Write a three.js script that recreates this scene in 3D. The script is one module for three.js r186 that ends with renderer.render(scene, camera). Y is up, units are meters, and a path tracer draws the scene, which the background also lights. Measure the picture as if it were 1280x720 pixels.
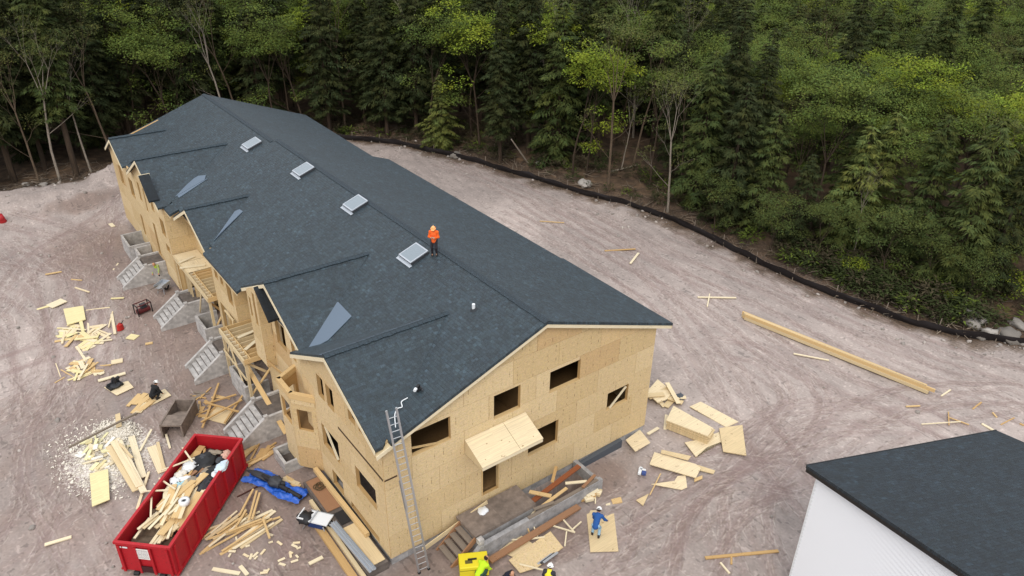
import * as THREE from 'three';
import { mergeGeometries, mergeVertices } from 'three/addons/utils/BufferGeometryUtils.js';
import { MarchingCubes } from 'three/addons/objects/MarchingCubes.js';

// ---------------------------------------------------------------- camera, sky, sun, exposure
const scene = new THREE.Scene();
const CAM = { f: 944.41, pitch: 0.503, roll: 0.017, yaw: 0.651, pos: new THREE.Vector3(-9.329, 24.599, 20.08) };
const fw = new THREE.Vector3(Math.sin(CAM.yaw) * Math.cos(CAM.pitch), -Math.sin(CAM.pitch), -Math.cos(CAM.yaw) * Math.cos(CAM.pitch));
const rt0 = new THREE.Vector3(Math.cos(CAM.yaw), 0, Math.sin(CAM.yaw));
const up0 = new THREE.Vector3().crossVectors(rt0, fw);
const rt = rt0.clone().multiplyScalar(Math.cos(CAM.roll)).addScaledVector(up0, Math.sin(CAM.roll));
const up = rt0.clone().multiplyScalar(-Math.sin(CAM.roll)).addScaledVector(up0, Math.cos(CAM.roll));
const camera = new THREE.PerspectiveCamera(2 * Math.atan(360 / CAM.f) * 180 / Math.PI, 16 / 9, 0.5, 900);
camera.position.copy(CAM.pos);
camera.quaternion.setFromRotationMatrix(new THREE.Matrix4().makeBasis(rt, up, fw.clone().negate()));
scene.add(camera);

// overcast sky: bright grey zenith, dimmer towards the horizon
{
  const W = 64, H = 32, d = new Float32Array(W * H * 4);
  for (let j = 0; j < H; j++) for (let i = 0; i < W; i++) {
    const el = ((j + 0.5) / H - 0.5) * Math.PI, s = Math.sin(el), k = (j * W + i) * 4;
    const L = s > 0 ? 0.74 + 0.34 * s : 0.16;
    d[k] = L * 0.97; d[k + 1] = L * 0.99; d[k + 2] = L * 1.035; d[k + 3] = 1;
  }
  const t = new THREE.DataTexture(d, W, H, THREE.RGBAFormat, THREE.FloatType);
  t.mapping = THREE.EquirectangularReflectionMapping; t.magFilter = t.minFilter = THREE.LinearFilter; t.needsUpdate = true;
  scene.background = t; scene.environment = t;
}
const sun = new THREE.DirectionalLight(0xfff4e6, 1.1);
sun.position.set(-52, 88, 46); sun.target.position.set(5, 0, -15); scene.add(sun, sun.target);
sun.castShadow = true; sun.shadow.radius = 40; sun.shadow.mapSize.set(2048, 2048);
Object.assign(sun.shadow.camera, { left: -80, right: 80, top: 80, bottom: -80, near: 1, far: 260 });
const renderer = new THREE.WebGLRenderer({ antialias: true });
renderer.setSize(1024, 576);
renderer.toneMapping = THREE.LinearToneMapping;
renderer.toneMappingExposure = 1.4;
renderer.shadowMap.enabled = true; renderer.shadowMap.type = THREE.PCFSoftShadowMap;

// ---------------------------------------------------------------- helpers
function mul(seed) { let s = seed | 0; return () => { s = (s + 0x6d2b79f5) | 0; let t = Math.imul(s ^ (s >>> 15), 1 | s); t = (t + Math.imul(t ^ (t >>> 7), 61 | t)) ^ t; return ((t ^ (t >>> 14)) >>> 0) / 4294967296; }; }
const R = mul(7), rr = (a, b) => a + (b - a) * R();
const V = (x, y, z) => new THREE.Vector3(x, y, z);
const used = {};
function numbered(n) { if (!(n in used)) { used[n] = 0; return n; } used[n]++; return n + '_' + String(used[n]).padStart(3, '0'); }
function tag(o, label, category, group, kind) { if (label) o.userData.label = label; if (category) o.userData.category = category; if (group) o.userData.group = group; if (kind) o.userData.kind = kind; return o; }
function shade(o) { o.traverse((m) => { if (m.isMesh) { m.castShadow = true; m.receiveShadow = true; } }); return o; }
function thing(name, label, category, pos = [0, 0, 0], ry = 0, group) { const g = new THREE.Group(); g.name = numbered(name); g.position.set(...pos); g.rotation.y = ry; scene.add(g); return tag(g, label, category, group); }
function mesh(name, geo, mat, parent) { const m = new THREE.Mesh(Array.isArray(geo) ? mg(geo) : geo, mat); m.name = name; parent.add(m); return m; }
function single(name, geo, mat, label, category, group) { const m = new THREE.Mesh(Array.isArray(geo) ? mg(geo) : geo, mat); m.name = numbered(name); scene.add(m); return tag(m, label, category, group); }
function structure(name, geo, mat) { const m = new THREE.Mesh(geo, mat); m.name = numbered(name); m.userData.kind = 'structure'; scene.add(m); return m; }
function copyOf(o, pos, ry, label) { const c = o.clone(); c.name = numbered(o.name.replace(/_\d{3}$/, '')); scene.add(c); if (pos) c.position.set(...pos); if (ry !== undefined) c.rotation.y = ry; c.userData = { ...o.userData }; if (label) c.userData.label = label; return c; }
function mg(list) { return mergeGeometries(list.map((g) => { const h = g.index ? g.toNonIndexed() : g; if (!h.attributes.uv) h.setAttribute('uv', new THREE.Float32BufferAttribute(new Float32Array(h.attributes.position.count * 2), 2)); for (const k of Object.keys(h.attributes)) if (!['position', 'normal', 'uv'].includes(k)) h.deleteAttribute(k); return h; })); }
// box whose uv run in metres, u along its longest side
function bx(w, h, d, x = 0, y = 0, z = 0, rx = 0, ry = 0, rz = 0) {
  const g = new THREE.BoxGeometry(w, h, d), p = g.attributes.position, n = g.attributes.normal, uv = g.attributes.uv, o = (w * 7.13 + h * 3.7 + d * 1.9 + x * 0.77 + z * 0.53) % 5;
  for (let i = 0; i < p.count; i++) {
    const a = [p.getX(i), p.getY(i), p.getZ(i)], nn = [Math.abs(n.getX(i)), Math.abs(n.getY(i)), Math.abs(n.getZ(i))], ax = [0, 1, 2].filter((k) => nn[k] < 0.5), s = [w, h, d];
    if (s[ax[0]] < s[ax[1]]) ax.reverse();
    uv.setXY(i, a[ax[0]] + o, a[ax[1]] + o * 0.37);
  }
  if (rx || ry || rz) g.applyMatrix4(new THREE.Matrix4().makeRotationFromEuler(new THREE.Euler(rx, ry, rz, 'YXZ')));
  g.translate(x, y, z); return g;
}
// square bar between two points
function bar(a, b, w, h = w) {
  const d = V().subVectors(b, a), L = d.length(); d.normalize();
  const g = bx(w, h, L), m = new THREE.Matrix4().lookAt(b, a, Math.abs(d.y) > 0.98 ? V(1, 0, 0) : V(0, 1, 0));
  g.applyMatrix4(m); const c = a.clone().add(b).multiplyScalar(0.5); g.translate(c.x, c.y, c.z); return g;
}
function rod(a, b, r0, r1 = r0, seg = 6) {
  const d = V().subVectors(b, a), L = d.length(), g = new THREE.CylinderGeometry(r1, r0, L, seg, 1);
  g.applyQuaternion(new THREE.Quaternion().setFromUnitVectors(V(0, 1, 0), d.normalize())); const c = a.clone().add(b).multiplyScalar(0.5); g.translate(c.x, c.y, c.z); return g;
}
// convex planar polygon pushed along "dir": points listed anticlockwise seen from outside
function prism(pts, dir, uvf) {
  const pos = [], uv = [], f = uvf || ((p) => [p.x + 0.6 * p.y, p.z + 0.73 * p.y]), n = pts.length, q = pts.map((p) => p.clone().add(dir));
  const tri = (a, b, c) => { for (const p of [a, b, c]) { pos.push(p.x, p.y, p.z); uv.push(...f(p)); } };
  for (let i = 1; i < n - 1; i++) { tri(pts[0], pts[i], pts[i + 1]); tri(q[0], q[i + 1], q[i]); }
  for (let i = 0; i < n; i++) { const j = (i + 1) % n; tri(pts[i], q[i], q[j]); tri(pts[i], q[j], pts[j]); }
  const g = new THREE.BufferGeometry(); g.setAttribute('position', new THREE.Float32BufferAttribute(pos, 3)); g.setAttribute('uv', new THREE.Float32BufferAttribute(uv, 2)); g.computeVertexNormals(); return g;
}
// survey of the site: a sight line of the camera cut with a level, or an upright, plane
const GY = -0.4;
function sight(px, py) { return fw.clone().addScaledVector(rt, (px - 640) / CAM.f).addScaledVector(up, -(py - 360) / CAM.f); }
function G(px, py, y = GY) { const d = sight(px, py), t = (y - CAM.pos.y) / d.y; return CAM.pos.clone().addScaledVector(d, t); }
function atX(px, py, x) { const d = sight(px, py), t = (x - CAM.pos.x) / d.x; return CAM.pos.clone().addScaledVector(d, t); }
function atZ(px, py, z) { const d = sight(px, py), t = (z - CAM.pos.z) / d.z; return CAM.pos.clone().addScaledVector(d, t); }
// value noise
const perm = new Uint8Array(512); { const r = mul(99), a = [...Array(256).keys()]; for (let i = 255; i > 0; i--) { const j = (r() * (i + 1)) | 0; [a[i], a[j]] = [a[j], a[i]]; } for (let i = 0; i < 512; i++) perm[i] = a[i & 255]; }
function vn(x, y) { const xi = Math.floor(x), yi = Math.floor(y), fx = x - xi, fy = y - yi, u = fx * fx * (3 - 2 * fx), v = fy * fy * (3 - 2 * fy), h = (i, j) => perm[(perm[(xi + i) & 255] + yi + j) & 255] / 255; return (h(0, 0) * (1 - u) + h(1, 0) * u) * (1 - v) + (h(0, 1) * (1 - u) + h(1, 1) * u) * v; }
function fbm(x, y, o = 4) { let s = 0, a = 0.5, t = 0; for (let i = 0; i < o; i++) { s += a * vn(x, y); t += a; a *= 0.5; x = x * 2.03 + 17.1; y = y * 2.03 + 5.7; } return s / t; }

// ---------------------------------------------------------------- textures and materials
function canvasTex(w, h, draw, color = true) { const c = document.createElement('canvas'); c.width = w; c.height = h; const x = c.getContext('2d'); draw(x, w, h); const t = new THREE.CanvasTexture(c); t.wrapS = t.wrapT = THREE.RepeatWrapping; t.magFilter = THREE.LinearFilter; if (color) t.colorSpace = THREE.SRGBColorSpace; return t; }
function rep(t, mx, my) { const c = t.clone(); c.repeat.set(1 / mx, 1 / my); c.needsUpdate = true; return c; }
const rgb = (r, g, b, a = 1) => `rgba(${r | 0},${g | 0},${b | 0},${a})`;
function osbDraw(seed, tone) {
  return (x, w, h) => {
    const r = mul(seed); x.fillStyle = rgb(...tone); x.fillRect(0, 0, w, h);
    for (let i = 0; i < 5200; i++) {
      const k = 0.89 + 0.19 * r(), px = r() * w, py = r() * h, L = 14 + r() * 34, W = 3 + r() * 9;
      x.save(); x.translate(px, py); x.rotate((r() - 0.5) * 1.5 + (r() < 0.3 ? 1.4 : 0)); x.fillStyle = rgb(tone[0] * k, tone[1] * k * (0.97 + 0.05 * r()), tone[2] * k * (0.9 + 0.15 * r()), 0.55); x.fillRect(-L / 2, -W / 2, L, W); x.restore();
    }
    for (let i = 0; i < 60; i++) { x.fillStyle = rgb(120 + r() * 40, 70 + r() * 30, 35, 0.25); const px = r() * w, py = r() * h; x.fillRect(px, py, 4 + r() * 22, 2 + r() * 7); }
    // rain and nail stains run down the stud lines
    for (let s = 0; s <= 6; s++) { const px = (s / 6) * w * 0.985 + 6; if (r() < 0.75) for (let k = 0; k < 9; k++) if (r() < 0.5) { x.fillStyle = rgb(104, 72, 42, 0.2 + 0.5 * r()); x.fillRect(px + (r() - 0.5) * 10, r() * h, 5 + r() * 9, 14 + r() * 46); } }
    for (let k = 0; k < 14; k++) { x.fillStyle = rgb(110, 75, 45, 0.12 + 0.15 * r()); x.fillRect(r() * w, r() * h, 60 + r() * 200, 2 + r() * 3); }
  };
}
const osbTex = [[204, 181, 140], [209, 187, 147], [199, 175, 132], [205, 178, 134], [194, 165, 121]].map((t, i) => canvasTex(1024, 512, osbDraw(11 + i, t)));
const std = (o) => new THREE.MeshStandardMaterial({ roughness: 0.85, metalness: 0, ...o });
const osb = osbTex.map((t) => std({ map: rep(t, 2.44, 1.22), roughness: 0.82 }));
function woodDraw(seed, tone, knots = 5) {
  return (x, w, h) => {
    const r = mul(seed); x.fillStyle = rgb(...tone); x.fillRect(0, 0, w, h);
    for (let i = 0; i < 420; i++) { const k = 0.84 + 0.26 * r(); x.fillStyle = rgb(tone[0] * k, tone[1] * k, tone[2] * k, 0.35); x.fillRect(r() * w - 60, r() * h, 60 + r() * 400, 1 + r() * 4); }
    for (let i = 0; i < knots; i++) { x.fillStyle = rgb(tone[0] * 0.6, tone[1] * 0.5, tone[2] * 0.42, 0.6); x.beginPath(); x.ellipse(r() * w, r() * h, 5 + r() * 6, 3 + r() * 4, 0, 0, 7); x.fill(); }
  };
}
const woodT = canvasTex(512, 256, woodDraw(31, [205, 186, 148]));
const wood = [std({ map: rep(woodT, 2, 0.5) }), std({ map: rep(woodT, 2.3, 0.6), color: 0xfff0d8 }), std({ map: rep(woodT, 1.7, 0.45), color: 0xe6cfae }), std({ map: rep(canvasTex(512, 256, woodDraw(32, [222, 209, 178], 2)), 2, 0.5) })];
const woodBrown = std({ map: rep(canvasTex(512, 256, woodDraw(33, [146, 108, 78])), 2.4, 0.6) });
const woodGrey = std({ map: rep(canvasTex(512, 256, woodDraw(34, [128, 116, 104])), 2.4, 0.6) });
const plyPale = [std({ map: rep(canvasTex(512, 256, woodDraw(35, [220, 203, 168], 7)), 2.44, 1.22) }), std({ map: rep(canvasTex(512, 256, woodDraw(36, [206, 185, 145], 7)), 2.44, 1.22) })];
const foamYellow = std({ map: rep(canvasTex(256, 256, woodDraw(37, [222, 210, 160], 0)), 2.4, 1.2) });
const concT = canvasTex(512, 512, (x, w, h) => { const im = x.createImageData(w, h); for (let j = 0; j < h; j++) for (let i = 0; i < w; i++) { const n = fbm(i / 40, j / 40, 4), m = vn(i / 2.5, j / 2.5), v = 168 + (n - 0.5) * 70 + (m - 0.5) * 18, k = (j * w + i) * 4; im.data[k] = v; im.data[k + 1] = v * 0.985; im.data[k + 2] = v * 0.97; im.data[k + 3] = 255; } x.putImageData(im, 0, 0); });
const concrete = std({ map: rep(concT, 2.5, 2.5), roughness: 0.9 });
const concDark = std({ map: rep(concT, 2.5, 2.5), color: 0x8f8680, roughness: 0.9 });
const concFound = std({ map: rep(concT, 2.5, 2.5), color: 0xe2e4e8, roughness: 0.9 });
const concBrown = std({ map: rep(concT, 2.5, 2.5), color: 0xb5a69b, roughness: 0.9 });
const white = std({ color: 0xdde1e4, roughness: 0.5 });
const black = std({ color: 0x17181b, roughness: 0.6 });
const darkGrey = std({ color: 0x34373c, roughness: 0.6 });
const alu = std({ color: 0xc3c6c9, metalness: 0.85, roughness: 0.38 });
const galv = std({ color: 0xb9bfc6, metalness: 0.6, roughness: 0.45 });
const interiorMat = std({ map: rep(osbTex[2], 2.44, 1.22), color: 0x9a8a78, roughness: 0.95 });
// shingles: 8 m square of courses 0.143 m high, tabs of mixed widths and tones
function shingleTex(seed) {
  const S = 2048, px = S / 8, ch = px * 8 / 56; const r = mul(seed), tabs = [];
  for (let c = 0; c < 56; c++) { let u = -r() * 60; while (u < S) { const w = (0.09 + r() * 0.14) * px; tabs.push([u, c * ch, w, 0.84 + 0.26 * r() + (r() < 0.05 ? 0.2 : 0), r()]); u += w; } }
  const col = canvasTex(S, S, (x) => {
    x.fillStyle = rgb(28, 35, 43); x.fillRect(0, 0, S, S);  // dark base: tab joints, and shadow lines painted between the courses
    for (const [u, v, w, k, q] of tabs) for (const o of [0, S]) { x.fillStyle = rgb(43 * k + q * 3, 56 * k + q * 2, 64 * k, 1); x.fillRect(u + o - (o ? S : 0), v, w - 1.5, ch - 2); }
    const im = x.getImageData(0, 0, S, S), d = im.data;
    for (let j = 0; j < S; j++) for (let i = 0; i < S; i++) { const k = (j * S + i) * 4, n = 0.72 + 0.56 * vn(i / 4, j / 4) + 0.2 * (fbm((i % S) / 160, j / 160, 3) - 0.5); d[k] *= n; d[k + 1] *= n; d[k + 2] *= n; }
    x.putImageData(im, 0, 0);
  });
  const bump = canvasTex(S / 2, S / 2, (x) => { x.scale(0.5, 0.5); x.fillStyle = '#000'; x.fillRect(0, 0, S, S); for (const [u, v, w, , q] of tabs) { const g = x.createLinearGradient(0, v, 0, v + ch); const a = 90 + (q * 90 | 0); g.addColorStop(0, rgb(a, a, a)); g.addColorStop(0.75, rgb(a + 70, a + 70, a + 70)); g.addColorStop(1, rgb(0, 0, 0)); x.fillStyle = g; x.fillRect(u, v, w - 2, ch); } }, false);
  return [col, bump];
}
const [shC, shB] = shingleTex(5);
const shingle = std({ map: rep(shC, 8, 8), bumpMap: rep(shB, 8, 8), bumpScale: 0.014, roughness: 0.64 });
const shingleDark = std({ map: rep(shC, 8, 8), bumpMap: rep(shB, 8, 8), bumpScale: 0.008, roughness: 0.8, color: 0xb4b6bc });
const capMat = std({ map: rep(shC, 3, 3), roughness: 0.75, color: 0xf0f2f6 });
const membrane = std({ color: 0x5d6c7c, roughness: 0.6 });
// ---------------------------------------------------------------- ground
// edge of the clearing (x, z), followed by the silt fence on the right
const EDGE = [[-70, -50], [-30, -53], [-8, -54], [-4, -53.2], [1, -53.8], [12, -55.5], [20, -54], [24, -51.2], [27, -46], [29.3, -41.5], [31.4, -34.5], [32.9, -28.4], [34.6, -22], [35.6, -16.7], [35.2, -10.5], [34.9, -4.8], [35.5, -0.5], [36.2, 3.2], [37.6, 5.8], [39.4, 8], [43, 11], [50, 14], [75, 17]];
const edgeCurve = new THREE.CatmullRomCurve3(EDGE.map(([x, z]) => V(x, 0, z)));
const edgePts = edgeCurve.getPoints(260);
// signed distance to the edge, above 0 outside the clearing (forest side)
function outside(x, z) {
  let best = 1e9, s = 1;
  for (let i = 0; i < edgePts.length - 1; i++) {
    const a = edgePts[i], b = edgePts[i + 1], dx = b.x - a.x, dz = b.z - a.z, t = Math.max(0, Math.min(1, ((x - a.x) * dx + (z - a.z) * dz) / (dx * dx + dz * dz))), ex = x - a.x - dx * t, ez = z - a.z - dz * t, q = ex * ex + ez * ez;
    if (q < best) { best = q; s = dx * ez - dz * ex < 0 ? 1 : -1; }
  }
  return Math.sqrt(best) * s;
}
const mounds = [[-4.5, -50.5, 4.2, 1.0], [1.5, -51, 3.4, 1.9], [-9, -51.5, 3.5, 0.9], [0.5, -47, 3, 0.5], [12, -52, 3, 0.8], [26, -46, 2.2, 0.35], [33.5, -21, 2, 0.3], [-14, -48, 4, 0.7]];
const inBuilding = (x, z, m = 0) => x > -0.4 - m && x < 15.3 + m && z < 0.1 + m && z > -43 - m;
function hgt(x, z, o) {
  let h = GY, near = 1;
  if (x > -1.6 && x < 16 && z < 1.8 && z > -44) near = 0.15;
  h += ((fbm(x * 0.35, z * 0.35, 3) - 0.5) * 0.22 + (fbm(x * 1.7 + 9, z * 1.7, 3) - 0.5) * 0.11) * near;
  for (const [mx, mz, r, a] of mounds) { const q = ((x - mx) ** 2 + (z - mz) ** 2) / (r * r); if (q < 6) h += a * Math.exp(-q * 1.4) * (0.7 + 0.6 * fbm(x * 1.1, z * 1.1, 3)); }
  if (o > 0) h += Math.min(o, 3) * 0.12 + o * 0.03 + (fbm(x * 0.5, z * 0.5, 3) - 0.5) * Math.min(o, 3) * 0.3;
  if (x > 6.45 && x < 9.75 && z > 0.02 && z < 1.55) h = -1.7;
  return h;
}
function sheet(x0, x1, z0, z1, nx, nz, off, keep) {
  const pos = [], uv = [], idx = [], os = [];
  for (let j = 0; j <= nz; j++) for (let i = 0; i <= nx; i++) { const x = x0 + (x1 - x0) * i / nx, z = z0 + (z1 - z0) * j / nz, o = outside(x, z); os.push(o); pos.push(x, hgt(x, z, o) + off, z); uv.push(i / nx, 1 - j / nz); }
  for (let j = 0; j < nz; j++) for (let i = 0; i < nx; i++) { const a = j * (nx + 1) + i, b = a + 1, c = a + nx + 1, d = c + 1; if (keep && !keep(Math.min(os[a], os[b], os[c], os[d]), Math.max(os[a], os[b], os[c], os[d]))) continue; idx.push(a, c, b, b, c, d); }
  const g = new THREE.BufferGeometry(); g.setAttribute('position', new THREE.Float32BufferAttribute(pos, 3)); g.setAttribute('uv', new THREE.Float32BufferAttribute(uv, 2)); g.setIndex(idx); g.computeVertexNormals(); return g;
}
const GX0 = -26, GX1 = 42, GZ0 = -60, GZ1 = 20;   // the part of the site that the survey covers in detail
const TRACKS = [
  [[1290, 590], [1150, 520], [1000, 450], [880, 375], [760, 300], [640, 232], [560, 200]], [[1280, 520], [1120, 450], [960, 380], [820, 310], [700, 250]], [[1010, 640], [960, 560], [900, 470], [830, 380], [740, 320], [640, 260]],
  [[960, 720], [930, 640], [960, 570], [1000, 500], [960, 450], [890, 430]], [[860, 720], [900, 640], [960, 600], [1020, 560], [1130, 500], [1280, 490]], [[780, 720], [850, 620], [930, 560], [1010, 520], [1100, 520]],
  [[1280, 470], [1180, 440], [1060, 400], [960, 340], [850, 290]], [[700, 720], [800, 650], [880, 600], [980, 590]],
  [[0, 720], [60, 610], [50, 480], [10, 400], [-40, 360]], [[-20, 400], [50, 320], [120, 280], [170, 250]], [[110, 720], [60, 560], [110, 440], [150, 330], [160, 260]], [[330, 720], [300, 650], [200, 500], [160, 400], [100, 340], [0, 320]], [[-20, 470], [60, 430], [110, 360], [90, 300], [20, 280]], [[380, 720], [345, 690], [320, 660]], [[-20, 560], [40, 520], [80, 440], [60, 350], [0, 300]],
];
const wet = [[-0.8, -3, 3.2, 3], [-2.5, -7, 3, 3], [0, 1.6, 4, 1.6], [4.5, 2.4, 4, 1.4], [9.8, 1.2, 2.4, 1.2], [-2, -14, 2.5, 6], [-2, -25, 2.5, 6], [-3, -38, 3, 5], [-2.5, -47.5, 2.6, 1.2], [3.5, -47, 2.5, 1.2]];
function groundCanvases() {
  const S = 2048, mx = S / (GX1 - GX0), mz = S / (GZ1 - GZ0);
  const bc = document.createElement('canvas'); bc.width = bc.height = S; const b = bc.getContext('2d');
  const cc = document.createElement('canvas'); cc.width = cc.height = S; const c = cc.getContext('2d');
  const ci = c.createImageData(S, S), bi = b.createImageData(S, S);
  const N = 256, og = new Float32Array((N + 1) * (N + 1));   // coarse grid of the edge distance
  for (let j = 0; j <= N; j++) for (let i = 0; i <= N; i++) og[j * (N + 1) + i] = outside(GX0 + (GX1 - GX0) * i / N, GZ0 + (GZ1 - GZ0) * j / N);
  for (let j = 0; j < S; j++) for (let i = 0; i < S; i++) {
    const x = GX0 + i / mx, z = GZ0 + j / mz, k = (j * S + i) * 4;
    const o = og[((j * N / S) | 0) * (N + 1) + ((i * N / S) | 0)] + (fbm(x * 0.9, z * 0.9, 3) - 0.5) * 2.2;
    const big = fbm(x * 0.12 + 3, z * 0.12, 3), mid = fbm(x * 0.9, z * 0.9 + 40, 4), fine = vn(x * 14, z * 14), streak = fbm(x * 2.4 + z * 0.6, z * 0.5 - x * 0.35, 3);
    let r = 166, g = 154, bb = 148, v = 0.83 + 0.24 * big + 0.14 * (mid - 0.5) + 0.1 * (fine - 0.5) + 0.1 * (streak - 0.5);
    if (vn(x * 7 + 3, z * 7) > 0.86) v *= 1.12;
    if (vn(x * 5 + 60, z * 5) > 0.88) v *= 0.84;
    let w = 0; for (const [wx, wz, ax, az] of wet) { const q = ((x - wx) / ax) ** 2 + ((z - wz) / az) ** 2; if (q < 2.4) w = Math.max(w, Math.min(1, 1.35 - q * 0.75 + (mid - 0.5) * 1.3)); }
    if (x < -1 && z > -22) w = Math.max(w, 0.45 + (mid - 0.5) * 1.2);
    w = Math.max(0, Math.min(1, w)); r += (118 - r) * w * 0.55; g += (98 - g) * w * 0.55; bb += (88 - bb) * w * 0.55;
    if (o > -1.2) { const q = Math.max(0, Math.min(1, (o + 1.2) / 1.4)); r += (104 - r) * q; g += (84 - g) * q; bb += (66 - bb) * q; v = v * (1 - 0.2 * q) + (fine - 0.5) * 0.3 * q; }
    ci.data[k] = r * v; ci.data[k + 1] = g * v; ci.data[k + 2] = bb * v; ci.data[k + 3] = 255;
    const hh = 140 + (mid - 0.5) * 60 + (fine - 0.5) * 45 + (streak - 0.5) * 30; bi.data[k] = bi.data[k + 1] = bi.data[k + 2] = hh; bi.data[k + 3] = 255;
  }
  c.putImageData(ci, 0, 0); b.putImageData(bi, 0, 0);
  const r = mul(404);
  const toC = (p) => [(p.x - GX0) * mx, (p.z - GZ0) * mz];
  for (const path of TRACKS) for (let pass = 0; pass < 3; pass++) {
    const cv = new THREE.CatmullRomCurve3(path.map(([x, y]) => G(x, y).setY(0).add(V((r() - 0.5) * 2.4 * (pass > 0), 0, (r() - 0.5) * 2.4 * (pass > 0))))), L = cv.getLength(), n = Math.ceil(L / 0.2), pts = cv.getSpacedPoints(n);
    for (const side of [-0.95, 0.95]) for (const [wd, col, bc] of [[15, rgb(120, 106, 98, 0.1), 'rgba(0,0,0,0.1)'], [8, rgb(124, 110, 102, 0.11), 'rgba(0,0,0,0.15)']]) { for (const [cx, st] of [[c, col], [b, bc]]) { cx.strokeStyle = st; cx.lineWidth = wd; cx.lineJoin = 'round'; cx.beginPath(); for (let i = 0; i <= n; i++) { const a = pts[i], q = pts[Math.min(n, i + 1)], o = pts[Math.max(0, i - 1)], ex = q.x - o.x, ez = q.z - o.z, l = Math.hypot(ex, ez) || 1, [u, w] = toC(V(a.x - ez / l * side, 0, a.z + ex / l * side)); if (i) cx.lineTo(u, w); else cx.moveTo(u, w); } cx.stroke(); } }
    for (let i = 0; i < n; i++) {
      const a = pts[i], q = pts[i + 1], dx = q.x - a.x, dz = q.z - a.z, l = Math.hypot(dx, dz) || 1, nx = -dz / l, nz = dx / l;
      if (vn(a.x * 0.5 + pass * 9, a.z * 0.5) < 0.32) continue;
      for (const side of [-0.95, 0.95]) for (const half of [-1, 1]) {
        const hw = 0.12 + 0.16 * r(), sk = (0.05 + 0.25 * r()) * half, p0 = V(a.x + nx * side, 0, a.z + nz * side), p1 = V(a.x + nx * (side + half * hw) + dx / l * sk, 0, a.z + nz * (side + half * hw) + dz / l * sk);
        const [x0, y0] = toC(p0), [x1, y1] = toC(p1), dark = r() < 0.62;
        c.strokeStyle = dark ? rgb(108, 94, 86, 0.06 + 0.16 * r()) : rgb(196, 182, 174, 0.05 + 0.14 * r()); c.lineWidth = 1 + r() * 1.4; c.beginPath(); c.moveTo(x0, y0); c.lineTo(x1, y1); c.stroke();
        b.strokeStyle = dark ? 'rgba(0,0,0,0.22)' : 'rgba(255,255,255,0.2)'; b.lineWidth = 1.8; b.beginPath(); b.moveTo(x0, y0); b.lineTo(x1, y1); b.stroke();
      }
      for (const side of [-1.2 + r() * 0.1, -0.95 + (r() - 0.5) * 0.4, -0.7 + r() * 0.1, 0.7 + r() * 0.1, 0.95 + (r() - 0.5) * 0.4, 1.2 + r() * 0.1]) if (r() < 0.42) { const [x0, y0] = toC(V(a.x + nx * side, 0, a.z + nz * side)), [x1, y1] = toC(V(q.x + nx * (side + (r() - 0.5) * 0.12) + dx, 0, q.z + nz * (side + (r() - 0.5) * 0.12) + dz)); c.strokeStyle = r() < 0.5 ? rgb(206, 194, 186, 0.32) : rgb(100, 86, 78, 0.3); c.lineWidth = 1.2; c.beginPath(); c.moveTo(x0, y0); c.lineTo(x1, y1); c.stroke(); b.strokeStyle = 'rgba(255,255,255,0.35)'; b.lineWidth = 2; b.beginPath(); b.moveTo(x0, y0); b.lineTo(x1, y1); b.stroke(); }
    }
  }
  // scratches, small stones and clods all over
  for (let i = 0; i < 16000; i++) { const x = r() * S, y = r() * S, lit = r() < 0.55, s = 0.6 + r() * 1.4; if (lit) { c.fillStyle = rgb(196, 184, 174, 0.15 + 0.3 * r()); } else c.fillStyle = rgb(96, 82, 74, 0.15 + 0.25 * r()); c.fillRect(x, y, s * (0.6 + r()), s); b.fillStyle = lit ? 'rgba(255,255,255,0.5)' : 'rgba(0,0,0,0.4)'; b.fillRect(x, y, s, s); }
  for (let i = 0; i < 3200; i++) { const x = r() * S, y = r() * S, a = r() * 6.3, L = 4 + r() * 16; c.strokeStyle = r() < 0.6 ? rgb(192, 182, 176, 0.22) : rgb(98, 86, 80, 0.25); c.lineWidth = 0.8 + r(); c.beginPath(); c.moveTo(x, y); c.quadraticCurveTo(x + Math.cos(a) * L * 0.5 + r() * 4, y + Math.sin(a) * L * 0.5 + r() * 4, x + Math.cos(a) * L, y + Math.sin(a) * L); c.stroke(); }
  // chalky foam dust by the sawing place
  const [fx, fy] = toC(G(140, 570));
  for (let i = 0; i < 9000; i++) { const a = r() * 6.3, q = Math.sqrt(-Math.log(1 - r() * 0.98)) * 34; const x = fx + Math.cos(a) * q * 1.1, y = fy + Math.sin(a) * q; c.fillStyle = rgb(226, 222, 214, 0.2 + 0.5 * r()); c.fillRect(x, y, 0.8 + r() * 2, 0.8 + r() * 2); }
  const mk = (cv, color) => { const t = new THREE.CanvasTexture(cv); t.magFilter = THREE.LinearFilter; if (color) t.colorSpace = THREE.SRGBColorSpace; return t; };
  return [mk(cc, true), mk(bc, false)];
}
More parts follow.
